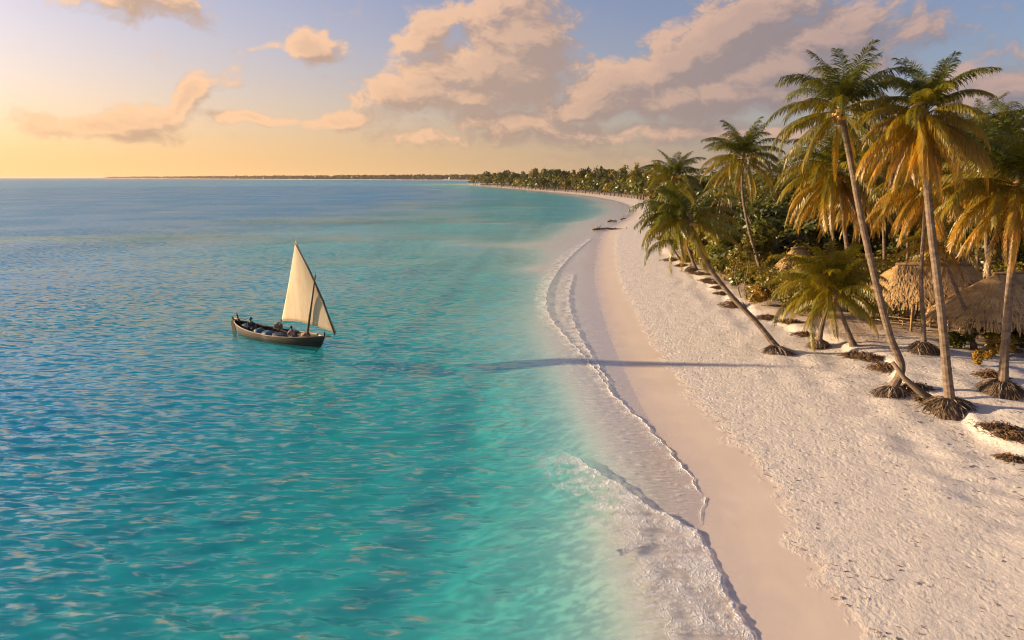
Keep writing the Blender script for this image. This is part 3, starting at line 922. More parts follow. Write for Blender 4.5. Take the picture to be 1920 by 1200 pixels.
GOLD_PALMS = [((1655, 560), (1652, 335), 'between the tallest and the foremost palm'), ((1700, 555), (1694, 300), 'left behind the foremost crown'), ((1790, 560), (1792, 300), 'right behind the foremost crown'), ((1830, 575), (1826, 262), 'above the broad thatched hut'),
              ((1895, 570), (1882, 255), 'top right behind the right-edge palm'), ((1770, 565), (1768, 378), 'low over the shaded long roof'), ((1935, 590), (1945, 300), 'cut by the right edge at the back'), ((1620, 545), (1622, 372), 'low behind the tallest trunk')]
for i, (f, hpx, where) in enumerate(GOLD_PALMS):
    g = P(f[0], f[1], 1.0); g.z = ground_z(g.x, g.y)
    palm(f'golden crowned palm {where}', [f, ((f[0] * .6 + hpx[0] * .4) + 4, f[1] * .6 + hpx[1] * .4), hpx], 0, [3, 4, 5, 6, 8, 8, 6, 2], 1.05, r0=.15, r1=.11, flare=.08, seed=930 + i, gold=.66, nuts=0, group='golden palms crowded behind the huts', base=g)

# bare saplings by the round palm
def sapling(pxs, rad, label):
    foot = G(*pxs[0])
    o = empty('bare_sapling', foot); tag(o, label, 'tree', 'bare saplings at the hedge')
    pts = [Vector((0, 0, -.1))] + [D(x, y, foot.y + .2 * i) - foot for i, (x, y) in enumerate(pxs[1:], 1)]
    path, _ = spline_at(pts, 14)
    mb = MB(); mb.tube(path, [rad * (1 - .55 * i / 14) for i in range(15)], 7); mb.build('trunk', M_TRUNK, o, True)
    mb = MB()
    for k in (5, 8, 11):
        q = path[k]; d = Vector((random.uniform(-.9, .9), random.uniform(-.5, .5), random.uniform(.5, 1.1)))
        mb.tube([q, q + d * .5 + Vector((0, 0, .1)), q + d], [rad * .45, rad * .3, rad * .12], 5)
    o2 = mb.build('branches', M_TRUNK, o, True); o2['kind'] = 'stuff'
    c = link_mesh('foliage', BUSHES[1], o, loc=path[-1], scale=(1.2, 1.2, 1.0)); c.color = (*LEAF_OLIVE, 1)
sapling([(1400, 560), (1396, 535), (1402, 505), (1396, 470)], .07, 'thin crooked bare sapling left of the forked pair')
sapling([(1438, 548), (1428, 520), (1416, 480), (1410, 450)], .10, 'pale leaning sapling, thickest of the bare saplings')
sapling([(1390, 558), (1384, 540), (1378, 512), (1384, 480)], .06, 'bare forked sapling nearest the slanting trunk')

# ------------------------------------------------------------------ the line of trees round the bay
FRONT_PX = [(1208, 374), (1190, 371), (1172, 369), (1152, 366.5), (1132, 364.3), (1112, 362.3), (1092, 360.8), (1072, 359.4), (1052, 358), (1032, 356.6), (1012, 355.2), (992, 353.8), (972, 352.4), (952, 351), (932, 349.5), (912, 348.2), (896, 347.0), (884, 346.2)]
ORD = ['first', 'second', 'third', 'fourth', 'fifth', 'sixth', 'seventh', 'eighth', 'ninth', 'tenth', 'eleventh', 'twelfth', 'thirteenth', 'fourteenth', 'fifteenth', 'sixteenth', 'seventeenth', 'eighteenth', 'nineteenth', 'twentieth']
def nth(n):
    if n <= 20: return ORD[n - 1]
    if n % 10 == 0: return {30: 'thirtieth', 40: 'fortieth', 50: 'fiftieth', 60: 'sixtieth'}[n]
    return {2: 'twenty', 3: 'thirty', 4: 'forty', 5: 'fifty'}[n // 10] + '-' + ORD[n % 10 - 1]
def far_palm(o, h, seed):
    r = random.Random(seed)
    mb = MB(); mb.tube([(0, 0, -.3), (r.uniform(-.4, .4), 0, h * .5), (0, 0, h)], [.28, .2, .17], 6)
    mb.build('trunk', M_TRUNK, o)
    global FARPALM
    c = link_mesh('crown', FARPALM[seed % 3], o, loc=(0, 0, h), rot=(0, 0, r.uniform(0, 6)), scale=(1.15,) * 3)
    v = r.uniform(.8, 1.25); cg = lerp3(GREEN, OLIVE, r.random()); c.color = (cg[0] * v, cg[1] * v, cg[2] * v, 1)
def far_palm_crown(seed):
    r = random.Random(seed); mb = MB()
    for i in range(18):
        a = i * 2.4 + r.uniform(-.3, .3); e = R(r.choice((60, 40, 20, 0, -20, -40)))
        d = Vector((math.cos(a) * math.cos(e), math.sin(a) * math.cos(e), math.sin(e)))
        sd = Vector((-math.sin(a), math.cos(a), 0))
        p = [Vector((0, 0, 0)), d * 1.5, d * 2.8 + Vector((0, 0, -.55)), d * 3.6 + Vector((0, 0, -1.5))]
        w = [.1, .55, .6, .12]
        for s in (-1, 1):
            for k in range(3):
                dz = Vector((0, 0, -.28))
                mb.add([p[k], p[k + 1], p[k + 1] + (sd * s + dz) * w[k + 1], p[k] + (sd * s + dz) * w[k]], [(0, 1, 2, 3)])
    return mb.mesh('crown', M_FROND)
FARPALM = [far_palm_crown(i) for i in range(3)]
rr = random.Random(77)
# even steps as seen, so that the row reads tree by tree from here and still stands on the shore
row = []
for i in range(len(FRONT_PX) - 1):
    for k in range(3):
        t = (k + rr.uniform(-.25, .25)) / 3
        a, b = FRONT_PX[i], FRONT_PX[i + 1]
        px = a[0] + (b[0] - a[0]) * t; py = a[1] + (b[1] - a[1]) * t
        row.append((px, py))
row.sort()
total = len(row)
for i, (px, py) in enumerate(row):
    g = P(px, py, 1.0); g.z = .9
    g.y += rr.uniform(0, 3); k = g.y / 480
    word = nth(i + 1)
    if rr.random() < .36:
        o = empty('coconut_palm', g); tag(o, f'small distant palm, {word} tree from the headland tip along the far beach', 'palm', 'trees along the far beach')
        far_palm(o, rr.uniform(9, 13), i)
    else:
        c = rr.choice((LEAF_OLIVE, LEAF_GREEN, LEAF_DARK))
        leafy('broadleaf_tree', f'distant leafy tree, {word} tree from the headland tip along the far beach', 'tree', 'trees along the far beach', g, rr.uniform(8, 12.5) * (1 + .2 * (k > 1.2)), rr.uniform(9, 13) * (.8 + .35 * k), CROWNS_FAR, 2000 + i, c, .08)
# the row behind, taller: only their heads show
back = []
for i in range(56):
    t = (i + rr.uniform(-.3, .3)) / 56 * (len(FRONT_PX) - 1)
    t = min(max(t, 0), len(FRONT_PX) - 1.001); k = int(t); u = t - k
    px = FRONT_PX[k][0] * (1 - u) + FRONT_PX[k + 1][0] * u; py = FRONT_PX[k][1] * (1 - u) + FRONT_PX[k + 1][1] * u
    g = P(px, py, 1.0); g.z = .9
    up = rr.choice((16, 26, 38))
    g.x += up * .55 + rr.uniform(-4, 4) * g.y / 500; g.y += up * (.8 + g.y / 900)
    back.append((g.x / g.y, g))
back.sort(key=lambda q: q[0])
for i, (_, g) in enumerate(back):
    c = rr.choice((LEAF_GREEN, LEAF_DARK, LEAF_DARK, LEAF_OLIVE))
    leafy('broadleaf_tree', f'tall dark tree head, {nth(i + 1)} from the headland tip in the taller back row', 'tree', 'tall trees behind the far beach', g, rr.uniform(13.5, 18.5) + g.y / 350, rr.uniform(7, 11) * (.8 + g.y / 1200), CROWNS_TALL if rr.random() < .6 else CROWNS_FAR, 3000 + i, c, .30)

# ------------------------------------------------------------------ the wood behind everything and the low coast on the horizon: masses nobody could count
def mass(name, label, pts, n, hlo, hhi, spread, leaf, colour, seed, per=9):
    r = random.Random(seed); mb = MB()
    pts = [Vector(p) for p in pts]
    for i in range(n):
        t = r.uniform(0, len(pts) - 1.001); k = int(t)
        p = pts[k].lerp(pts[k + 1], t - k) + Vector((r.uniform(-spread, spread), r.uniform(0, spread), 0))
        h = r.uniform(hlo, hhi); w = h * r.uniform(.30, .50)
        for j in range(per):
            d = Vector((r.gauss(0, .5), r.gauss(0, .5), r.uniform(-.9, .5)))
            c = p + Vector((d.x * w, d.y * w, h * (.62 + .38 * d.z)))
            s = leaf * r.uniform(.6, 1.3)
            a = Vector((r.gauss(0, 1), r.gauss(0, 1), r.gauss(0, 1))).normalized(); b = a.orthogonal().normalized()
            cc = a.cross(b)
            mb.add([c + a * s, c + b * s, c + cc * s, c - a * s * .8, c - b * s, c - cc * s * .8], [(0, 1, 2), (0, 2, 4), (0, 4, 5), (0, 5, 1), (3, 2, 1), (3, 4, 2), (3, 5, 4), (3, 1, 5)])
    o = mb.build(name, M_LEAF)
    o.color = (*colour, 1)
    tag(o, label, 'forest', kind='stuff')
    return o
def leaf_mass(name, label, n_clumps, region, hrange, crad, per, leaf, colour, seed):
    r = np.random.default_rng(seed)
    az0, az1, d0, d1, vmin, vmax = region
    C = []
    while len(C) < n_clumps:
        az = R(r.uniform(az0, az1)); d = math.exp(r.uniform(math.log(d0), math.log(d1)))
        C.append((d * math.sin(az), d * math.cos(az)))
        if len(C) == n_clumps:
            A = np.array(C)
            v = veg_dist(A[:, :1], A[:, 1:])[:, 0]
            C = [c for c, q in zip(C, v) if vmin < q < vmax]
            if len(C) > n_clumps * .97: break
    A = np.array(C); n = len(A)
    h = r.uniform(0, 1, n) ** .7
    zc = hrange[0] + (hrange[1] - hrange[0]) * h
    rad = r.uniform(crad[0], crad[1], n)
    idx = np.repeat(np.arange(n), per)
    m = len(idx)
    d = r.normal(size=(m, 3)); d /= np.linalg.norm(d, axis=1)[:, None]
    p = np.stack([A[idx, 0], A[idx, 1], zc[idx] + .6], 1) + d * (rad[idx] * r.uniform(.6, 1.08, m))[:, None] * np.array([1, 1, .75])
    p[:, 2] = np.maximum(p[:, 2], .5)
    nn = d + r.normal(0, .5, (m, 3)) + np.array([0, 0, .4]); nn /= np.linalg.norm(nn, axis=1)[:, None]
    t = r.normal(size=(m, 3)); t -= nn * (t * nn).sum(1)[:, None]; t /= np.linalg.norm(t, axis=1)[:, None]
    w = np.cross(nn, t)
    s = (leaf * r.uniform(.6, 1.3, m))[:, None]
    V = np.stack([p - t * s, p + w * s * .5, p + t * s * 1.1, p - w * s * .5], 1).reshape(-1, 3)
    me = bpy.data.meshes.new(name)
    me.vertices.add(len(V)); me.vertices.foreach_set('co', V.astype(np.float32).reshape(-1))
    me.loops.add(m * 4); me.loops.foreach_set('vertex_index', np.arange(m * 4, dtype=np.int32))
    me.polygons.add(m); me.polygons.foreach_set('loop_start', np.arange(m, dtype=np.int32) * 4); me.polygons.foreach_set('loop_total', np.full(m, 4, dtype=np.int32))
    me.update(calc_edges=True)
    me.materials.append(M_LEAF)
    o = link_mesh(name, me); o.color = (*colour, 1)
    return tag(o, label, 'undergrowth' if hrange[1] < 8 else 'forest', kind='stuff')
leaf_mass('undergrowth', 'tangled olive undergrowth filling the ground between the trees', 620, (10, 46, 48, 190, 7, 70), (.2, 4.5), (1.0, 2.0), 120, .17, LEAF_OLIVE, 5)
leaf_mass('hedge', 'sunlit olive hedge along the top of the sand step left of the huts', 260, (11, 25, 55, 130, 1.5, 16), (.2, 3.2), (.8, 1.6), 130, .15, LEAF_OLIVE, 15)
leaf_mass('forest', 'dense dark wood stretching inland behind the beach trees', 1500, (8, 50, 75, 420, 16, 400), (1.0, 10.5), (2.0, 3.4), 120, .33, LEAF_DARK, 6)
leaf_mass('distant_forest', 'dark wood far back behind the trees of the bay', 1500, (-4, 40, 380, 1700, 30, 900), (1.0, 11), (4.0, 7.0), 50, 1.2, LEAF_GREEN, 7)
# low headland: a strip of land and its wood
head = [P(200, 334.6, 0), P(330, 335.3, 0), P(470, 336.2, 0), P(600, 337.0, 0), P(730, 337.6, 0), P(880, 338.2, 0), P(1010, 338.6, 0), P(1150, 339, 0)]
mb = MB()
vs = []
for i, p in enumerate(head):
    q = Vector((p.x * 1.0, p.y, 0))
    back = q * 1.25
    vs += [(q.x, q.y, -1.0), (q.x * 1.004, q.y * 1.004, 2.2), (back.x, back.y, 2.5)]
fs = []
for i in range(len(head) - 1):
    a = i * 3
    fs += [(a, a + 3, a + 4, a + 1), (a + 1, a + 4, a + 5, a + 2)]
mb.add(vs, fs)
tag(mb.build('headland_terrain', plain_material("far_sand", (.55, .46, .36), (.62, .52, .42), .02)), kind='structure')
r_ = [p * 1.03 for p in head]
for i, p in enumerate(r_): p.z = 2.2
mass('headland_forest', 'low dark wooded coast lying along the horizon', r_, 1400, 17, 25, 60, 9.0, (.05, .055, .022), 6, 4)

# ================================================================== surf
def foam_material():
    m, N = new_mat("sea_foam")
    out = N.n('ShaderNodeOutputMaterial')
    uv = N.n('ShaderNodeUVMap', uv_map='UVMap').outputs[0]
    s = N.n('ShaderNodeSeparateXYZ', inp={0: uv})
    v = s.outputs[1]
    pos = N.n('ShaderNodeNewGeometry').outputs['Position']
    warp = N.n('ShaderNodeTexNoise', noise_dimensions='2D', inp={'Vector': pos, 'Scale': 1.4, 'Detail': 4.0}).outputs[1]
    pw = N.vmath('ADD', pos, N.vmath('MULTIPLY', N.vmath('SUBTRACT', warp, (.5, .5, .5)), (1.1, 1.1, 0)))
    lace = N.n('ShaderNodeTexVoronoi', voronoi_dimensions='2D', feature='DISTANCE_TO_EDGE', inp={'Vector': pw, 'Scale': 2.6}).outputs[0]
    lace2 = N.n('ShaderNodeTexVoronoi', voronoi_dimensions='2D', feature='DISTANCE_TO_EDGE', inp={'Vector': pw, 'Scale': 6.5}).outputs[0]
    lines = N.math('MAXIMUM', N.step(lace, .13, .01), N.math('MULTIPLY', N.step(lace2, .11, .01), .8))
    patch = N.noise(pos, 1.1, 4, .65)
    fine = N.noise(pos, 9.0, 4, .65)
    cover = N.math('MULTIPLY', lines, N.step(N.math('SUBTRACT', patch, N.math('MULTIPLY', v, .30)), .26, .52))
    cover = N.math('MULTIPLY', cover, N.lin(fine, .3, .7, .45, 1.1))
    film = N.math('MULTIPLY', N.step(N.math('SUBTRACT', patch, N.math('MULTIPLY', v, .26)), .20, .58), .62)
    lip = N.math('MULTIPLY', N.step(v, .12, .02), N.step(N.noise(pos, 4.0, 4, .65), .36, .60, .20, .95))
    cover = N.math('MAXIMUM', N.math('MAXIMUM', cover, lip), film)
    cover = N.math('MULTIPLY', cover, N.math('MULTIPLY', N.step(v, 1.0, .62), attr(N, 'fade')), clamp=True)
    df = N.n('ShaderNodeBsdfPrincipled', inp={'Base Color': (.84, .82, .80, 1), 'Roughness': .7})
    bp = N.n('ShaderNodeBump', inp={'Height': N.math('ADD', lines, N.math('MULTIPLY', fine, 1.4)), 'Distance': .05, 'Strength': .6})
    N.t.links.new(bp.outputs[0], df.inputs['Normal'])
    tr = N.n('ShaderNodeBsdfTransparent', inp={0: (1, 1, 1, 1)})
    mx = N.n('ShaderNodeMixShader', inp={0: cover, 1: tr.outputs[0], 2: df.outputs[0]})
    N.t.links.new(mx.outputs[0], out.inputs[0])
    return m
M_FOAM = foam_material()

def surf(name, label, px, widths, height, seed, cols=22, step=.12, ends=(2.0, .5), scallop=.12):
    """a line of broken water: steep little front facing the land, lace of foam trailing seaward"""
    pts = [P(x, y, 0) for x, y in px]
    cm = catmull(pts, 10)
    seg = [0.0]
    for a, b in zip(cm, cm[1:]): seg.append(seg[-1] + (b - a).length)
    ln = seg[-1]; n = int(ln / step)
    path, _ = spline_at(pts, n)
    r = np.random.default_rng(seed)
    s = np.linspace(0, ln, n + 1)
    Pm = np.array([(p.x, p.y) for p in path])
    T = np.gradient(Pm, axis=0)
    ker = np.ones(15) / 15
    T = np.stack([np.convolve(np.pad(T[:, i], 7, 'edge'), ker, 'valid') for i in range(2)], 1)
    T /= np.linalg.norm(T, axis=1)[:, None]
    Nn = np.stack([T[:, 1], -T[:, 0]], 1)
    if Nn[:, 0].mean() > 0: Nn = -Nn                  # seaward is to the left
    wob = sum(a * np.sin(s / l * 6.28 + r.uniform(0, 6)) for l, a in ((3.1, .5), (1.4, .35), (.7, .22), (.38, .12), (.2, .06))) * scallop
    W = np.interp(s, np.linspace(0, ln, len(widths)), widths)
    Hh = height * (1 + .35 * np.sin(s * 1.3 + seed) + .2 * np.sin(s * 4.1)) * ss(0, ends[0], s) * ss(0, ends[1], ln - s)
    fade = ss(0, ends[0], s) * ss(0, ends[1], ln - s)
    prof_v = np.concatenate([[0, .006, .014, .024, .036, .05], np.linspace(.07, 1, cols - 6)])
    prof_h = np.interp(prof_v, [0, .006, .014, .024, .036, .05, .10, .2, .45, 1], [.0, .42, .80, .98, 1, .92, .60, .30, .10, 0])
    # the steep front keeps its size whatever the width of the trail
    off = np.where(prof_v[None, :] < .05, prof_v[None, :] * 5.0 * (height / .10), prof_v[None, :] * W[:, None])
    off = np.maximum.accumulate(off, axis=1) + 1e-4 * np.arange(cols)[None, :]
    Xs = Pm[:, :1] + Nn[:, :1] * (off + wob[:, None]); Ys = Pm[:, 1:] + Nn[:, 1:] * (off + wob[:, None])
    bump = sum(np.sin(Xs * a + r.uniform(0, 6)) * np.sin(Ys * b + r.uniform(0, 6)) for a, b in ((7, 5), (13, 11), (23, 19))) / 3
    Zs = prof_h[None, :] * Hh[:, None] * (1 + .35 * bump) + .016
    base = np.maximum(land_height(Xs, Ys), 0)
    Zs = np.maximum(Zs, 0) + base
    me = grid_mesh(name, np.stack([Xs, Ys, Zs], 2), n + 1, cols, M_FOAM, {'fade': np.repeat(fade[:, None], cols, 1)})
    uvl = me.uv_layers.new(name='UVMap')
    vi = np.zeros(len(me.loops), dtype=np.int32); me.loops.foreach_get('vertex_index', vi)
    U = np.stack([np.repeat(s[:, None], cols, 1), np.repeat(prof_v[None, :], n + 1, 0)], 2).reshape(-1, 2)
    uvl.data.foreach_set('uv', U[vi].astype(np.float32).reshape(-1))
    return tag(link_mesh(name, me), label, 'surf', kind='stuff')

surf('breaking_wave', 'low foaming wave spilling onto the smooth sand in the foreground', [(1036, 832), (1085, 862), (1130, 889), (1180, 921), (1230, 955), (1280, 984), (1318, 1006), (1342, 1062), (1376, 1132), (1418, 1212), (1450, 1275)],
     [1.8, 2.4, 3.0, 3.5, 3.7, 3.8, 3.6, 3.4, 3.4], .050, 3, 64, .07, (3.0, .1))
surf('swash_edge', 'thin white edge of the spent wave along the curve of the beach', [(1112, 446), (1078, 474), (1048, 508), (1027, 548), (1029, 588), (1058, 628), (1096, 668), (1128, 708), (1152, 742), (1200, 786), (1242, 830), (1284, 880), (1323, 936)],
     [1.2, 1.8, 2.4, 2.6, 2.2, 1.8, 1.4, .9, .7, .6], .032, 5, 34, .10, (4.0, 1.0))
surf('swash_ripple', 'second thin foam line just inside the long swash edge', [(1078, 512), (1068, 556), (1076, 600), (1096, 644), (1128, 694), (1150, 730)],
     [1.8, 2.0, 1.9, 1.4, .6], .03, 7, 30, .10, (2.5, 1.5))
surf('swash_tip', 'short foam line closing the tongue of thin water by the foreground wave', [(1325, 930), (1318, 958), (1310, 990)], [.25, .2, .15], .015, 9, 24, .05, (.3, .3), .05)

# ================================================================== thatched huts
M_POST = plain_material("pole_wood", (.24, .15, .075), (.42, .28, .15), 4.0, .8, .4, 18, (1, 1, .3))
def thatch_material():
    m, N = new_mat("thatch")
    out = N.n('ShaderNodeOutputMaterial')
    bs = N.n('ShaderNodeBsdfPrincipled', inp={'Roughness': .9})
    pos = N.n('ShaderNodeTexCoord').outputs['Object']
    rnd = N.n('ShaderNodeNewGeometry').outputs['Random Per Island']
    n = N.n('ShaderNodeTexNoise', inp={'Vector': pos, 'Scale': .8, 'Detail': 4.0}).outputs[0]
    c = N.mix(rnd, (.40, .235, .090), (.66, .44, .190))
    c = N.mix(N.step(n, .45, .72), c, (.30, .18, .075))
    N.t.links.new(c, bs.inputs['Base Color']); N.t.links.new(bs.outputs[0], out.inputs[0])
    return m
M_THATCH = thatch_material()
M_THATCHBASE = plain_material("thatch_bed", (.14, .085, .04), (.25, .16, .08), 3.0, .95, .7, 12)

def hut(label, foot, a, b, eave, apex, ridge, seed, rot=0.0, strands=4200, posts=10, rail=True):
    """round-ended thatched roof on poles: half-axes a, b; ridge = half length of the ridge"""
    r = random.Random(seed)
    o = empty('thatched_hut', foot, rot); tag(o, label, 'hut', 'thatched huts among the palms')
    def surf_pt(th, t):                               # t: 0 ridge .. 1 eave
        x0 = max(-ridge, min(ridge, ridge * math.cos(th) * 1.4))
        x = x0 + (a * math.cos(th) - x0) * t
        y = b * math.sin(th) * t
        z = apex - (apex - eave) * (t ** 1.04)
        return Vector((x, y, z))
    mb = MB(); n = 40; rows = 7
    for i in range(rows):
        for j in range(n):
            mb.v.append(tuple(surf_pt(2 * math.pi * j / n, i / (rows - 1))))
    for i in range(rows - 1):
        for j in range(n):
            mb.f.append((i * n + j, (i + 1) * n + j, (i + 1) * n + (j + 1) % n, i * n + (j + 1) % n))
    roof = mb.build('roof', M_THATCHBASE, o, True)
    st = MB()
    for i in range(strands):
        th = r.uniform(0, 2 * math.pi)
        t0 = r.choice([k / 11 for k in range(11)]) + r.uniform(-.05, .05)
        t0 = max(0.0, t0)
        ln = r.uniform(.10, .19)
        p, q = surf_pt(th, t0), surf_pt(th + r.uniform(-.05, .05), t0 + ln)
        lift = Vector((0, 0, r.uniform(.02, .07)))
        q += Vector((0, 0, r.uniform(.04, .13)))
        if t0 > .86: q += Vector((0, 0, -r.uniform(.05, .45)))
        d = (q - p).normalized(); w = d.cross(Vector((math.cos(th) * .3, math.sin(th) * .3, 1))).normalized() * r.uniform(.02, .065)
        st.add([p + lift - w, p + lift + w, q + w * .6, q - w * .6], [(0, 1, 2, 3)])
    s = st.build('thatch', M_THATCH, roof); s['kind'] = 'stuff'
    for j in range(posts):
        th = 2 * math.pi * (j + .3) / posts
        x, y = a * .80 * math.cos(th), b * .80 * math.sin(th)
        m2 = MB(); k = r.uniform(-.08, .08)
        m2.tube([(x, y, -.3), (x + k, y, eave * .6), (x, y + k, eave + .55)], [.085, .075, .07], 7)
        m2.build('post', M_POST, o, True)
    if rail:
        for z in (.45, .85):
            m2 = MB()
            m2.tube([(a * .80 * math.cos(t), b * .80 * math.sin(t), z) for t in [math.pi + .3 + .16 * k for k in range(9)]], .035, 5)
            m2.build('rail', M_POST, o, True)
    m2 = MB(); m2.tube([(-ridge - .2, 0, apex + .05), (0, 0, apex + .10), (ridge + .2, 0, apex + .05)], [.12, .16, .12], 7)
    m2.build('ridge_cap', M_THATCHBASE, roof, True)
    return o
def on_ground(px, py):
    g = P(px, py, 1.1); g.z = ground_z(g.x, g.y); return g
hut('round-ended thatched hut with railing, left of the foremost palm trunk', on_ground(1738, 606), 5.3, 3.8, 2.1, 4.5, 2.5, 1, R(-8), 7500, 14)
hut('broad thatched hut at the right edge with eaves nearly down to the shrubs', on_ground(1918, 638), 6.6, 4.4, 2.1, 4.8, 3.0, 2, R(12), 9000, 14)
hut('small brown thatched hut half hidden behind the low bushy palm', on_ground(1492, 540), 2.6, 2.2, 1.7, 4.0, .6, 3, 0, 1600, 7, False)
hut('long shaded thatched roof in the back between the two big huts', on_ground(1790, 558), 5.5, 3.2, 2.2, 5.0, 2.4, 4, R(-4), 2600, 9, False)

def bench(label, foot, rot):
    o = empty('wooden_bench', foot, rot); tag(o, label, 'bench', 'benches by the huts')
    for y in (-.16, 0, .16):
        m = MB(); m.box((0, y, .45), (1.5, .13, .04)); m.build('seat_plank', M_POST, o)
    for x in (-.6, .6):
        for y in (-.16, .16):
            m = MB(); m.tube([(x, y, -.05), (x, y, .43)], .04, 6); m.build('leg', M_POST, o, True)
    m = MB(); m.box((0, .26, .78), (1.5, .04, .14)); m.build('back_rail', M_POST, o)
    for x in (-.6, .6):
        m = MB(); m.tube([(x, .24, .43), (x, .28, .9)], .03, 6); m.build('back_post', M_POST, o, True)
bench('low wooden bench in front of the hut railing, left of the slim palm', on_ground(1700, 607), R(20))
bench('low wooden bench beneath the eave, right of the slim palm', on_ground(1758, 612), R(-10))

# ================================================================== wrack, driftwood and root litter on the sand
M_WRACK = plain_material("seaweed_litter", (.075, .042, .020), (.19, .105, .045), 6.0, .9)
def heap(label, px, py, w, d, h, seed, rot=0.0):
    g = G(px, py)
    r = random.Random(seed)
    o = empty('seaweed_heap', g, rot); tag(o, label, 'seaweed', 'heaps of wrack and roots along the sand step')
    mb = MB(); n = 14
    for k, (f, z) in enumerate(((1.0, -.1), (.75, .35), (.45, .75), (.15, .95))):
        for j in range(n):
            a = 6.2832 * j / n; q = f * (1 + .25 * math.sin(2 * a + seed) + r.uniform(-.12, .12))
            mb.v.append((math.cos(a) * q * w * .36, math.sin(a) * q * d * .36, z * h * .55 * (1 + .4 * math.sin(5 * a + seed))))
    for k in range(3):
        for j in range(n): mb.f.append((k * n + j, k * n + (j + 1) % n, (k + 1) * n + (j + 1) % n, (k + 1) * n + j))
    mb.f.append(tuple(3 * n + j for j in range(n)))
    mb.build('mound', M_WRACK, o, False)
    st = MB()
    for i in range(int(120 + 110 * w)):
        a = r.uniform(0, 6.28); f = math.sqrt(r.random())
        x, y = math.cos(a) * f * w * r.uniform(.35, .8), math.sin(a) * f * d * r.uniform(.35, .85)
        z = h * max(0, 1 - f ** 1.4) * r.uniform(.6, 1.15)
        b = r.uniform(0, 6.28); ln = r.uniform(.15, .5)
        p1 = Vector((x, y, z + .02)); p2 = p1 + Vector((math.cos(b) * ln * .5, math.sin(b) * ln * .5, r.uniform(-.05, .12))); p3 = p1 + Vector((math.cos(b) * ln, math.sin(b) * ln, -z * .4))
        st.tube([p1, p2, p3], [.012, .022, .008], 3, False)
    s = st.build('strands', M_WRACK, o); s['kind'] = 'stuff'
HEAPS = [(1262, 490, 2.6, 1.4, .45, 'dark wrack heap under the small white-trunked palm'), (1280, 497, 1.8, 1.0, .30, 'flat wrack patch just right of the white-trunked palm'), (1296, 507, 1.5, 1.2, .55, 'upright tuft of dark wrack at the far end of the sand step'),
         (1312, 515, 1.8, .8, .25, 'thin brown wrack streak, nearest beyond the upright tuft'), (1328, 524, 1.6, .7, .25, 'flat wrack streak left of the middle of the slanting trunk'), (1337, 532, 1.3, .6, .2, 'small wrack scrap beside the knot of the slanting trunk'),
         (1346, 540, 1.0, .5, .18, 'tiny wrack scrap below the knot of the slanting trunk'), (1354, 552, 1.2, .6, .2, 'small wrack scrap just above the big root clump'), (1374, 576, 1.9, 1.2, .55, 'big root clump under the lower part of the slanting trunk'),
         (1440, 592, 1.6, .7, .25, 'orange litter on the sand step right of the slanting trunk'), (1480, 606, 1.6, .7, .25, 'orange litter on the sand step left of the low bushy palm'), (1510, 620, 1.3, .6, .22, 'small litter just left of the bleached roots'),
         (1610, 668, 1.6, .8, .28, 'brown wrack where the sand step bends right of the short leaning palm'), (1634, 676, 1.5, .8, .30, 'brown wrack in the middle of the bend, left of the tallest palm'), (1658, 694, 1.5, .9, .32, 'dark wrack just left of the foot of the tallest palm'),
         (1716, 728, 1.5, .9, .35, 'litter heap between the tallest palm and the foremost mound'), (1742, 742, 1.2, .7, .22, 'low litter behind the left side of the foremost mound'), (1872, 806, 1.5, .6, .20, 'brown wrack below the right-hand mound'), (1902, 822, 1.4, .6, .20, 'brown wrack at the right edge of the picture'), (1898, 862, .7, .3, .10, 'small dark scrap lowest at the right edge'),
         (1856, 708, 1.2, .8, .30, 'dark stump of litter left of the right-hand mound')]
for i, (x, y, w, d, h, lab) in enumerate(HEAPS):
    heap(lab, x, y, w, d, h * 1.4, 40 + i, R(-25))

# twigs, leaf scraps and shells strewn over the dry sand
lit_ = MB(); lr = random.Random(91); ln_ = np.random.default_rng(91)
az_ = np.radians(ln_.uniform(5, 40, 7000)); dd_ = np.exp(ln_.uniform(math.log(15), math.log(75), 7000))
lx_, ly_ = (dd_ * np.sin(az_))[:, None], (dd_ * np.cos(az_))[:, None]
ls_ = shore_dist(lx_, ly_); lz_ = land_height(lx_, ly_, ls_)
for x, y, sd1, z in zip(lx_[:, 0], ly_[:, 0], ls_[:, 0], lz_[:, 0]):
    near = lr.random() < .75
    tide = 2.7 < sd1 < 3.9 and lr.random() < .5
    if not tide and (sd1 < 3.5 or (near and sd1 < 11)) or len(lit_.v) > 12000: continue
    if tide: near = False
    z = float(z) + .012
    b = lr.uniform(0, 6.28); ln = lr.uniform(.05, .32) * (1 if near else .5); w_ = lr.uniform(.006, .022)
    p1 = Vector((x, y, z)); p2 = p1 + Vector((math.cos(b) * ln * .5, math.sin(b) * ln * .5, .012)); p3 = p1 + Vector((math.cos(b + .3) * ln, math.sin(b + .3) * ln, 0))
    lit_.tube([p1, p2, p3], [w_ * .6, w_, w_ * .4], 3, False)
tag(lit_.build('beach_litter', M_WRACK), 'scattered twigs and leaf scraps strewn over the trodden sand', 'litter', kind='stuff')

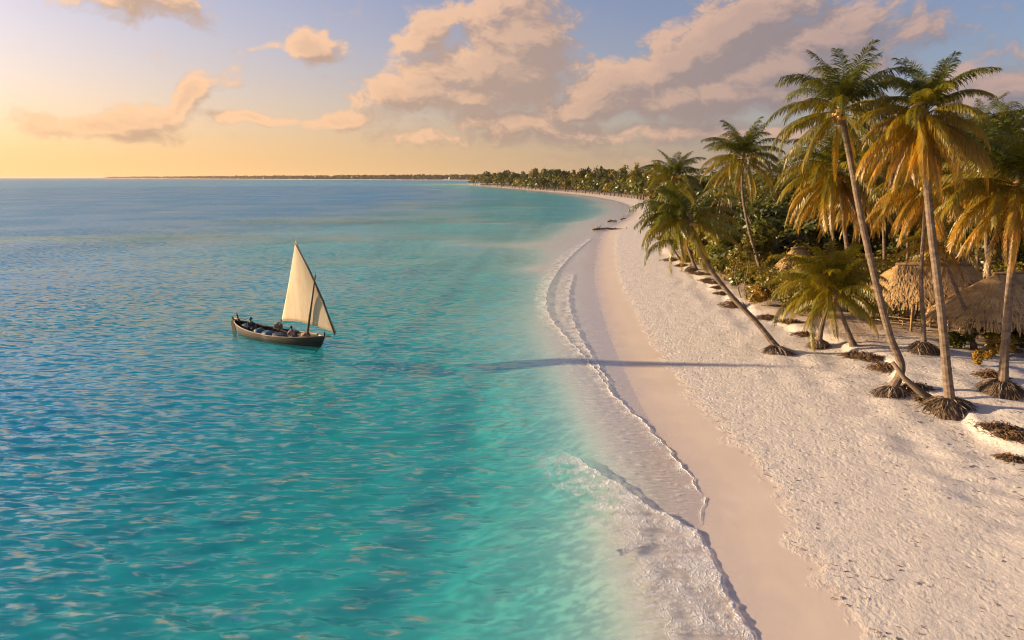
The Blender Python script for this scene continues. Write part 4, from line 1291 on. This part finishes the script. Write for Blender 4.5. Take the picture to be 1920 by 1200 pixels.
def driftwood(label, px, py, pts, rad, rot=0, twigs=3, name='driftwood_log', seed=1):
    g = G(px, py); r = random.Random(seed)
    o = empty(name, g, rot); tag(o, label, 'driftwood', 'driftwood on the beach')
    m = MB(); m.tube(pts, [rad * (1 - .5 * i / (len(pts) - 1)) for i in range(len(pts))], 7); m.build('log', M_BARK, o, True)
    for k in range(twigs):
        q = Vector(pts[1 + k % (len(pts) - 1)]); d = Vector((r.uniform(-.8, .8), r.uniform(-.5, .5), r.uniform(.3, 1.0)))
        m = MB(); m.tube([q, q + d * .5, q + d + Vector((.2, 0, .1))], [rad * .45, rad * .3, rad * .1], 5); m.build('branch', M_BARK, o, True)
driftwood('long dark driftwood trunk with broken branches on the spit', 1122, 431, [(-1.5, 0, .1), (0, .1, .25), (2.0, 0, .3), (4.5, .2, .15), (7.0, .1, .05)], .28, R(4), 5, seed=3)
driftwood('short dark driftwood stub in the shallows beyond the spit', 1146, 416, [(-1.2, 0, .1), (0, .1, .3), (1.5, 0, .2)], .3, R(-8), 2, seed=4)
driftwood('small driftwood snag nearest the overhanging fronds', 1168, 412, [(-.8, 0, .1), (0, .1, .3), (.9, 0, .4)], .22, R(10), 2, seed=5)
driftwood('fallen dark palm log slanting out of the roots of the tallest palm', 1745, 744, [(.3, -.2, .1), (-.5, .2, .6), (-1.2, .5, 1.25), (-1.75, .7, 2.0)], .20, 0, 0, 'palm_log', 6)

# ================================================================== the sailing boat
M_HULL = plain_material("boat_planks", (.016, .010, .006), (.046, .027, .014), 1.6, .8, .3, 9, (.35, 1, 3))
M_HULLTOP = plain_material("weathered_strake", (.026, .021, .016), (.058, .044, .030), 1.8, .8, .3, 9, (.3, 1, 3))
M_HULLLOW = plain_material("bottom_paint", (.009, .006, .005), (.036, .016, .010), 1.5, .8, .2, 8, (.35, 1, 2))
M_SPAR = plain_material("spar_wood", (.10, .062, .036), (.20, .13, .075), 2.0, .6, .2, 10)
M_ROPE = plain_material("rope", (.30, .23, .14), (.42, .33, .22), 8.0, .9)
def sail_material():
    m, N = new_mat("sailcloth")
    out = N.n('ShaderNodeOutputMaterial')
    pos = N.n('ShaderNodeTexCoord').outputs['Object']
    n = N.n('ShaderNodeTexNoise', inp={'Vector': N.vmath('MULTIPLY', pos, (1, 1, .25)), 'Scale': 2.2, 'Detail': 5.0, 'Roughness': .65}).outputs[0]
    c = N.mix(N.step(n, .3, .7), (.76, .61, .42), (.86, .73, .54))
    seam = N.math('PINGPONG', N.n('ShaderNodeSeparateXYZ', inp={0: pos}).outputs[0], .42)
    c = N.mix(N.math('MULTIPLY', N.step(seam, .02, .0), .35), c, (.36, .27, .18))
    df = N.n('ShaderNodeBsdfDiffuse', inp={0: c}); tl = N.n('ShaderNodeBsdfTranslucent', inp={0: c})
    mx = N.n('ShaderNodeMixShader', inp={0: .42, 1: df.outputs[0], 2: tl.outputs[0]})
    N.t.links.new(mx.outputs[0], out.inputs[0])
    return m
M_SAIL = sail_material()

bow, stern = P(604, 650), P(442, 622)
axis = (bow - stern); BL = axis.length; heading = math.atan2(axis.y, axis.x)
bc = (bow + stern) / 2
boat = empty('sailing_boat', (bc.x, bc.y, 0), heading)
tag(boat, 'weathered wooden dhow under a cream lateen sail on the turquoise sea', 'boat')
HL = BL / 2
def hull_pt(u, w, inset=0.0):
    bmax = 1.12 - inset
    f = (1 - abs(u) ** (2.4 if u > 0 else 2.9)) ** .75 if abs(u) < 1 else 0
    bb = bmax * f * (.93 if u < 0 else 1.0)
    sheer = .48 + .30 * max(u, 0) ** 2 + .42 * max(-u, 0) ** 2.2
    keel = -.42 + .16 * max(-u, 0) ** 3
    z = keel + (sheer - keel) * w ** 1.25 + inset * .3
    y = bb * math.sin(min(1, w) * math.pi / 2) ** .62
    x = u * HL * (.95 if u < 0 else .97) + (w - .5) * (.75 if u > 0 else -.55) * abs(u) ** 2.5
    return Vector((x, y, z))
def shell(side, w0, w1, nu=28, nw=2, inset=0.0, lap=0.0):
    mb = MB()
    for i in range(nu + 1):
        u = -1 + 2 * i / nu
        for j in range(nw + 1):
            w = w0 + (w1 - w0) * j / nw
            p = hull_pt(u, w, inset)
            mb.v.append((p.x, side * (p.y + lap * (1 - j / nw)), p.z))
    for i in range(nu):
        for j in range(nw):
            a = i * (nw + 1) + j
            q = (a, a + nw + 1, a + nw + 2, a + 1)
            mb.f.append(q if side < 0 else q[::-1])
    return mb
hull_e = MB()
edges = [0, .18, .34, .50, .64, .77, .89, 1.0]
for side in (-1, 1):
    for k in range(7):
        m = shell(side, edges[k], edges[k + 1], lap=.016)
        mat_ = M_HULLLOW if k < 3 else (M_HULL if k < 5 else M_HULLTOP)
        m.build('strake', mat_, boat, True)
    shell(side, .12, 1.0, nw=6, inset=.07).build('inner_planking', M_HULL, boat, True)
    m = MB(); m.tube([Vector((hull_pt(-1 + i / 14, 1).x, side * (hull_pt(-1 + i / 14, 1).y - .02), hull_pt(-1 + i / 14, 1).z + .025)) for i in range(29)], .055, 6)
    m.build('gunwale', M_SPAR, boat, True)
m = MB()
for i in range(18):
    u0, u1 = -.90 + i * .10, -.90 + (i + 1) * .10 - .008
    a, b = hull_pt(u0, .42, .09), hull_pt(u1, .42, .09)
    z = .02
    m = MB(); m.add([(a.x, -a.y, z), (b.x, -b.y, z), (b.x, b.y, z), (a.x, a.y, z), (a.x, -a.y, z - .03), (b.x, -b.y, z - .03), (b.x, b.y, z - .03), (a.x, a.y, z - .03)], [(0, 1, 2, 3), (7, 6, 5, 4), (0, 4, 5, 1), (2, 6, 7, 3), (1, 5, 6, 2), (0, 3, 7, 4)])
    m.build('floor_board', M_HULL, boat)
for u in (-.62, -.25, .12, .42):
    q = hull_pt(u, .78, .06)
    m = MB(); m.box((q.x, 0, q.z), (.24, q.y * 2, .05)); m.build('thwart', M_POST, boat)
for i in range(5):                                            # fore deck
    u0, u1 = .58 + i * .075, .58 + (i + 1) * .075 - .006
    a, b = hull_pt(u0, .93, .06), hull_pt(u1, .93, .06)
    m = MB(); m.add([(a.x, -a.y, a.z), (b.x, -b.y, b.z), (b.x, b.y, b.z), (a.x, a.y, a.z)], [(0, 1, 2, 3)]); m.build('deck_plank', M_POST, boat)
m = MB(); q = hull_pt(1, 1); q0 = hull_pt(1, 0); m.tube([q0 + Vector((-.2, 0, -.1)), (q0 + q) / 2 + Vector((.06, 0, -.05)), q + Vector((.05, 0, .02)), q + Vector((.12, 0, .34))], [.07, .075, .075, .05], 6); m.build('stem_post', M_HULL, boat, True)
m = MB(); q = hull_pt(-1, 1); q0 = hull_pt(-1, 0); m.tube([q0, (q0 + q) / 2, q, q + Vector((-.22, 0, .22)), q + Vector((-.30, 0, .30))], [.07, .075, .075, .06, .05], 6); m.build('stern_post', M_HULL, boat, True)
m = MB(); m.add([(q.x - .10, -.03, q.z + .1), (q.x - .42, -.03, q.z - .1), (q.x - .30, -.03, -.5), (q.x + .2, -.03, -.5), (q.x - .10, .03, q.z + .1), (q.x - .42, .03, q.z - .1), (q.x - .30, .03, -.5), (q.x + .2, .03, -.5)], [(0, 1, 2, 3), (7, 6, 5, 4), (0, 4, 5, 1), (1, 5, 6, 2), (2, 6, 7, 3), (3, 7, 4, 0)])
rud = m.build('rudder', M_HULL, boat)
m = MB(); m.tube([(q.x - .15, 0, q.z + .12), (q.x + .5, .05, q.z + .25), (q.x + 1.3, .1, q.z + .22)], .03, 6); m.build('tiller', M_POST, rud, True)
m = MB(); m.tube([(q.x + .55, .1, .3), (q.x + .42, .1, .9), (q.x + .30, .05, 1.40), (q.x + .28, .05, 1.6)], [.10, .09, .06, .02], 7); m.build('quarter_post', M_HULL, boat, True)

# rig, laid out in the boat's own plane: x forward, z up
def BX(px, py):                       # photo pixel -> point over the boat's centre line
    c, s = math.cos(heading), math.sin(heading)
    d = ray(px, py)
    # intersect with the vertical plane through the centre line
    nx, ny = -s, c
    t = (bc.x * nx + bc.y * ny) / (d.x * nx + d.y * ny)
    p = Vector((d.x * t - bc.x, d.y * t - bc.y, CAM_H + d.z * t))
    return Vector((p.x * c + p.y * s, 0, p.z))
mast0, mast1 = BX(573, 634), BX(591, 517)
mast0.z = .0
m = MB(); m.tube([mast0, (mast0 + mast1) / 2, mast1], [.10, .085, .055], 8); mast = m.build('mast', M_SPAR, boat, True)
m = MB(); m.tube([mast1 + Vector((0, 0, .02)), mast1 + Vector((.03, 0, .35))], [.03, .015], 5); m.build('mast_head', M_SPAR, mast, True)
yt, yb = BX(547, 445), BX(628, 628)
ymid = (yt + yb) / 2
m = MB(); m.tube([yb, yb.lerp(yt, .33) + Vector((.06, .20, .03)), yb.lerp(yt, .66) + Vector((.06, .20, .03)), yt], [.05, .085, .075, .03], 8); yard = m.build('yard', M_SPAR, boat, True)
clew, tack, peak = BX(512, 604), yb.lerp(yt, .012), yb.lerp(yt, .965)
sm = MB(); NU, NV = 26, 22
for i in range(NU + 1):
    u = i / NU
    for j in range(NV + 1):
        v = j / NV
        e = tack.lerp(peak, v) + Vector((.06, .0, .03)) * (4 * v * (1 - v)) * .9
        l = clew.lerp(peak, v) + Vector((.06, 0, 0)) * math.sin(v * math.pi)
        p = e.lerp(l, u)
        belly = math.sin(u * math.pi) ** .8 * (1 - v) ** .6 * .75
        p = p + Vector((0, .22 + .60 * u * (1 - v) - belly * .40, 0))
        p.z += .34 * math.sin(u * math.pi) * (1 - v) ** 3
        sm.v.append(tuple(p))
for i in range(NU):
    for j in range(NV):
        a = i * (NV + 1) + j
        sm.f.append((a, a + NV + 1, a + NV + 2, a + 1))
sail = sm.build('sail', M_SAIL, boat, True)
sd_ = sail.modifiers.new('thickness', 'SOLIDIFY'); sd_.thickness = .008
m = MB(); m.tube([sm.v[i * (NV + 1)] for i in range(NU + 1)], .018, 5); m.build('bolt_rope', M_ROPE, sail, True)
m = MB(); bs0 = hull_pt(1, 1); m.tube([bs0 + Vector((-.5, 0, .0)), bs0 + Vector((.75, 0, .10))], [.06, .035], 6); m.build('bowsprit', M_SPAR, boat, True)
for a, b in ((clew + Vector((0, .75, 0)), Vector((clew.x - .15, .5, .45))), (yb, bs0 + Vector((.7, 0, .1)))):
    m = MB(); m.tube([a, b], .018, 5); m.build('rope', M_ROPE, boat, True)
m = MB(); m.tube([clew + Vector((0, .78, .1)), Vector((clew.x - .10, .55, .15))], [.05, .05], 6); m.build('sheet_post', M_SPAR, boat, True)

def boat_thing(name, label, cat, lx, ly, lz, rot=0, group=None):
    c, s = math.cos(heading), math.sin(heading)
    o = empty(name, (bc.x + lx * c - ly * s, bc.y + lx * s + ly * c, lz), heading + rot)
    return tag(o, label, cat, group)
def cloth_lump(o, name, sx, sy, sz, m_, seed):
    bm = bmesh.new(); bmesh.ops.create_icosphere(bm, subdivisions=3, radius=1.0)
    for v in bm.verts:
        n = mnoise.noise(v.co * 1.9 + Vector((seed, 0, 0))) * .30 + mnoise.noise(v.co * 4.5 + Vector((0, seed, 0))) * .14
        v.co *= 1 + n
        v.co = Vector((v.co.x * sx, v.co.y * sy, max(v.co.z, -.35) * sz))
    me = bpy.data.meshes.new(name); bm.to_mesh(me); bm.free(); me.materials.append(m_)
    me.polygons.foreach_set('use_smooth', [True] * len(me.polygons))
    return link_mesh(name, me, o)
M_BLUE = plain_material("blue_tarpaulin", (.022, .055, .10), (.045, .11, .17), 2.5, .6, .4, 6)
M_NAVY = plain_material("navy_tarpaulin", (.018, .030, .055), (.04, .06, .10), 2.5, .7, .4, 6)
M_BASKET = plain_material("basket_weave", (.20, .12, .06), (.33, .21, .11), 9.0, .9)
for nm, lab, x, y, z, sx, sy, sz, m_, sd in (('tarpaulin_bundle', 'bright blue tarpaulin bundle amidships in the boat', -1.55, -.30, .32, .55, .45, .38, M_BLUE, 1), ('tarpaulin_bundle', 'second pale blue tarpaulin bundle nearer the mast', -.55, -.28, .30, .60, .50, .34, M_BLUE, 2),
                                         ('net_heap', 'dark navy net heap at the stern of the boat', -3.3, .1, .45, .8, .55, .42, M_NAVY, 3), ('net_heap', 'dark net heap under the foot of the sail', .55, -.2, .28, .75, .5, .30, M_NAVY, 4), ('sack', 'tawny sack lying on the fore deck', 3.1, .05, .68, .38, .3, .18, M_BASKET, 6)):
    o = boat_thing(nm, lab, 'cargo', x, y, z)
    cloth_lump(o, 'cloth', sx, sy, sz, m_, sd)
    mm = MB(); mm.tube([(math.cos(a * .5236) * sx * .95, math.sin(a * .5236) * sy * .95, -.05) for a in range(13)], .02, 5); mm.build('lashing', M_ROPE, o, True)
o = boat_thing('basket', 'domed woven basket on the far gunwale of the boat', 'basket', -.75, .82, .62)
mb = MB()
prof = [(.30, 0), (.36, .12), (.34, .25), (.22, .38), (.05, .44)]
for rr_, zz in prof:
    for j in range(14): mb.v.append((rr_ * math.cos(j * .4488), rr_ * math.sin(j * .4488), zz))
for k in range(4):
    for j in range(14): mb.f.append((k * 14 + j, k * 14 + (j + 1) % 14, (k + 1) * 14 + (j + 1) % 14, (k + 1) * 14 + j))
mb.build('body', M_BASKET, o, True)
mb = MB(); mb.tube([(.37 * math.cos(j * .4488), .37 * math.sin(j * .4488), .02) for j in range(15)], .03, 5); mb.build('rim', M_ROPE, o, True)

# ------------------------------------------------------------------ the crew
def skin_body(name, verts, edges, radii, m_, parent, root=0, sub=2):
    me = bpy.data.meshes.new(name); me.from_pydata([tuple(v) for v in verts], edges, [])
    me.materials.append(m_)
    o = link_mesh(name, me, parent)
    mod = o.modifiers.new('skin', 'SKIN'); mod.use_smooth_shade = True
    sv = me.skin_vertices[0].data
    for i, q in enumerate(radii):
        sv[i].radius = q if isinstance(q, tuple) else (q, q)
        sv[i].use_root = (i == root)
    if sub: o.modifiers.new('sub', 'SUBSURF').levels = sub; o.modifiers['sub'].render_levels = sub
    return o
M_SKIN = plain_material("skin", (.12, .065, .04), (.16, .09, .055), 5.0, .55)
M_HAIR = plain_material("hair", (.010, .008, .007), (.02, .015, .012), 9.0, .7)
M_CLOTH_DARK = plain_material("dark_shirt", (.020, .022, .035), (.045, .045, .065), 6.0, .9)
M_CLOTH_PALE = plain_material("faded_pink_shirt", (.36, .23, .19), (.50, .34, .28), 6.0, .9)
M_TROUSER = plain_material("dark_trousers", (.05, .04, .04), (.10, .085, .08), 6.0, .9)
def person(label, lx, ly, lz, rot, shirt, joints, hat=None):
    """joints in metres from the seat or feet, x ahead, z up"""
    o = boat_thing('person', label, 'person', lx, ly, lz, rot, 'crew of the boat')
    J = {k: Vector(v) for k, v in joints.items()}
    names = ['pelvis', 'belly', 'chest', 'neck', 'head', 'crown']
    V, E, Rr = [], [], []
    ix = {}
    def add(n, p, rad, link=None):
        ix[n] = len(V); V.append(Vector(p)); Rr.append(rad)
        if link: E.append((ix[link], ix[n]))
    add('pelvis', J['pelvis'], (.14, .11)); add('belly', J['pelvis'].lerp(J['chest'], .5), (.125, .10), 'pelvis'); add('chest', J['chest'], (.155, .11), 'belly')
    add('neck', J['neck'], .055, 'chest'); add('jaw', J['neck'].lerp(J['head'], .55), .07, 'neck'); add('head', J['head'], .095, 'jaw'); add('top', J['head'] + Vector((0, 0, .09)), .07, 'head')
    for sgn, t in ((1, 'l'), (-1, 'r')):
        add('sh' + t, J['chest'] + Vector((0, sgn * .18, .08)), .062, 'chest')
        add('el' + t, J['elbow_' + t], .046, 'sh' + t); add('wr' + t, J['wrist_' + t], .032, 'el' + t)
        d = (J['wrist_' + t] - J['elbow_' + t]).normalized()
        add('palm' + t, J['wrist_' + t] + d * .06, (.036, .022), 'wr' + t)
        sidev = d.cross(Vector((0, 0, 1))); sidev = sidev.normalized() if sidev.length > .1 else Vector((0, 1, 0))
        for k in range(4):
            b0 = J['wrist_' + t] + d * .11 + sidev * (.022 * (k - 1.5))
            add(f'f{k}{t}', b0, .010, 'palm' + t); add(f'g{k}{t}', b0 + d * (.035 - .004 * abs(k - 1.3)) + Vector((0, 0, -.022)), .008, f'f{k}{t}')
        add('th' + t, J['wrist_' + t] + d * .05 + sidev * .05, .011, 'palm' + t); add('tg' + t, J['wrist_' + t] + d * .085 + sidev * .06 + Vector((0, 0, -.01)), .009, 'th' + t)
        add('hip' + t, J['pelvis'] + Vector((0, sgn * .10, -.04)), .095, 'pelvis')
        add('kn' + t, J['knee_' + t], .062, 'hip' + t); add('an' + t, J['ankle_' + t], .042, 'kn' + t); add('to' + t, J['ankle_' + t] + Vector((.16, 0, -.05)), .035, 'an' + t)
    skin_body('body', V, E, Rr, M_SKIN, o)
    def sub(keys, grow, nm, m_):
        vi = [ix[k] for k in keys]; mp = {v: i for i, v in enumerate(vi)}
        ee = [(mp[a], mp[b]) for a, b in E if a in mp and b in mp]
        rr2 = [tuple(g * grow + .012 for g in (Rr[v] if isinstance(Rr[v], tuple) else (Rr[v], Rr[v]))) for v in vi]
        skin_body(nm, [V[v] for v in vi], ee, rr2, m_, o)
    sub(['pelvis', 'belly', 'chest', 'shl', 'ell', 'shr', 'elr'], 1.12, 'shirt', shirt)
    sub(['pelvis', 'hipl', 'knl', 'anl', 'hipr', 'knr', 'anr'], 1.15, 'trousers', M_TROUSER)
    # face, ears and hair, in proportion although they are tiny in the picture
    hd = J['head']
    f = MB(); f.add([hd + Vector((.085, -.016, .005)), hd + Vector((.085, .016, .005)), hd + Vector((.118, 0, -.022)), hd + Vector((.088, 0, .035))], [(0, 2, 3), (2, 1, 3), (0, 1, 2)]); f.build('nose', M_SKIN, o, True)
    for sgn in (-1, 1):
        f = MB(); f.tube([hd + Vector((.078, sgn * .034, .02)), hd + Vector((.092, sgn * .034, .02))], [.012, .008], 6); f.build('eye', M_HAIR, o, True)
        f = MB(); f.tube([hd + Vector((0, sgn * .088, .015)), hd + Vector((-.01, sgn * .105, .02)), hd + Vector((0, sgn * .088, -.03))], [.014, .016, .010], 5); f.build('ear', M_SKIN, o, True)
    f = MB(); f.tube([hd + Vector((.088, -.022, -.045)), hd + Vector((.095, 0, -.047)), hd + Vector((.088, .022, -.045))], .007, 5); f.build('mouth', M_HAIR, o, True)
    hm = MB()
    if hat:
        for rr_, zz in ((.20, .03), (.205, .045), (.11, .075), (.095, .16), (.03, .20)):
            for j in range(14): hm.v.append(tuple(hd + Vector((rr_ * math.cos(j * .4488), rr_ * math.sin(j * .4488), zz))))
        for k in range(4):
            for j in range(14): hm.f.append((k * 14 + j, k * 14 + (j + 1) % 14, (k + 1) * 14 + (j + 1) % 14, (k + 1) * 14 + j))
        hm.f.append(tuple(56 + j for j in range(14)))
        hm.build('hat', hat, o, True)
    else:
        for rr_, zz in ((.100, .01), (.104, .06), (.085, .12), (.03, .155)):
            for j in range(14): hm.v.append(tuple(hd + Vector((rr_ * math.cos(j * .4488) - .012, rr_ * math.sin(j * .4488), zz))))
        for k in range(3):
            for j in range(14): hm.f.append((k * 14 + j, k * 14 + (j + 1) % 14, (k + 1) * 14 + (j + 1) % 14, (k + 1) * 14 + j))
        hm.f.append(tuple(42 + j for j in range(14)))
        hm.build('hair', M_HAIR, o, True)
    return o
SIT = dict(pelvis=(0, 0, .12), chest=(.05, 0, .50), neck=(.06, 0, .68), head=(.08, 0, .82), elbow_l=(.12, .30, .33), elbow_r=(.12, -.30, .33), wrist_l=(.36, .20, .30), wrist_r=(.36, -.18, .28), knee_l=(.42, .13, .16), knee_r=(.42, -.13, .16), ankle_l=(.40, .13, -.28), ankle_r=(.44, -.13, -.28))
tz = hull_pt(-.62, .78, .06).z + .03
person('person in dark shirt and brimmed hat sitting at the stern of the boat', hull_pt(-.62, .78).x + .05, -.1, tz, R(0), M_CLOTH_DARK, SIT, M_NAVY)
S2 = dict(SIT); S2.update(chest=(.14, 0, .47), neck=(.20, 0, .64), head=(.26, 0, .76), elbow_l=(.34, .26, .28), elbow_r=(.34, -.26, .28), wrist_l=(.50, .12, .12), wrist_r=(.52, -.12, .10))
person('person in faded pink shirt bending forward beside the mast', hull_pt(.42, .78).x, -.12, hull_pt(.42, .78, .06).z + .03, R(168), M_CLOTH_PALE, S2)

# ================================================================== the evening air over the sea
hz, N = new_mat("evening_air")
hout = N.n('ShaderNodeOutputMaterial')
hv = N.n('ShaderNodeVolumePrincipled', inp={'Color': (.72, .60, .48, 1), 'Density': 5e-5, 'Anisotropy': .25})
N.t.links.new(hv.outputs[0], hout.inputs[1])
mb = MB(); mb.box((0, 25000, 10.0), (230000, 60000, 44.0))
haze = mb.build('haze', hz)
tag(haze, 'thin warm haze lying over the sea towards the horizon', 'haze', kind='stuff')
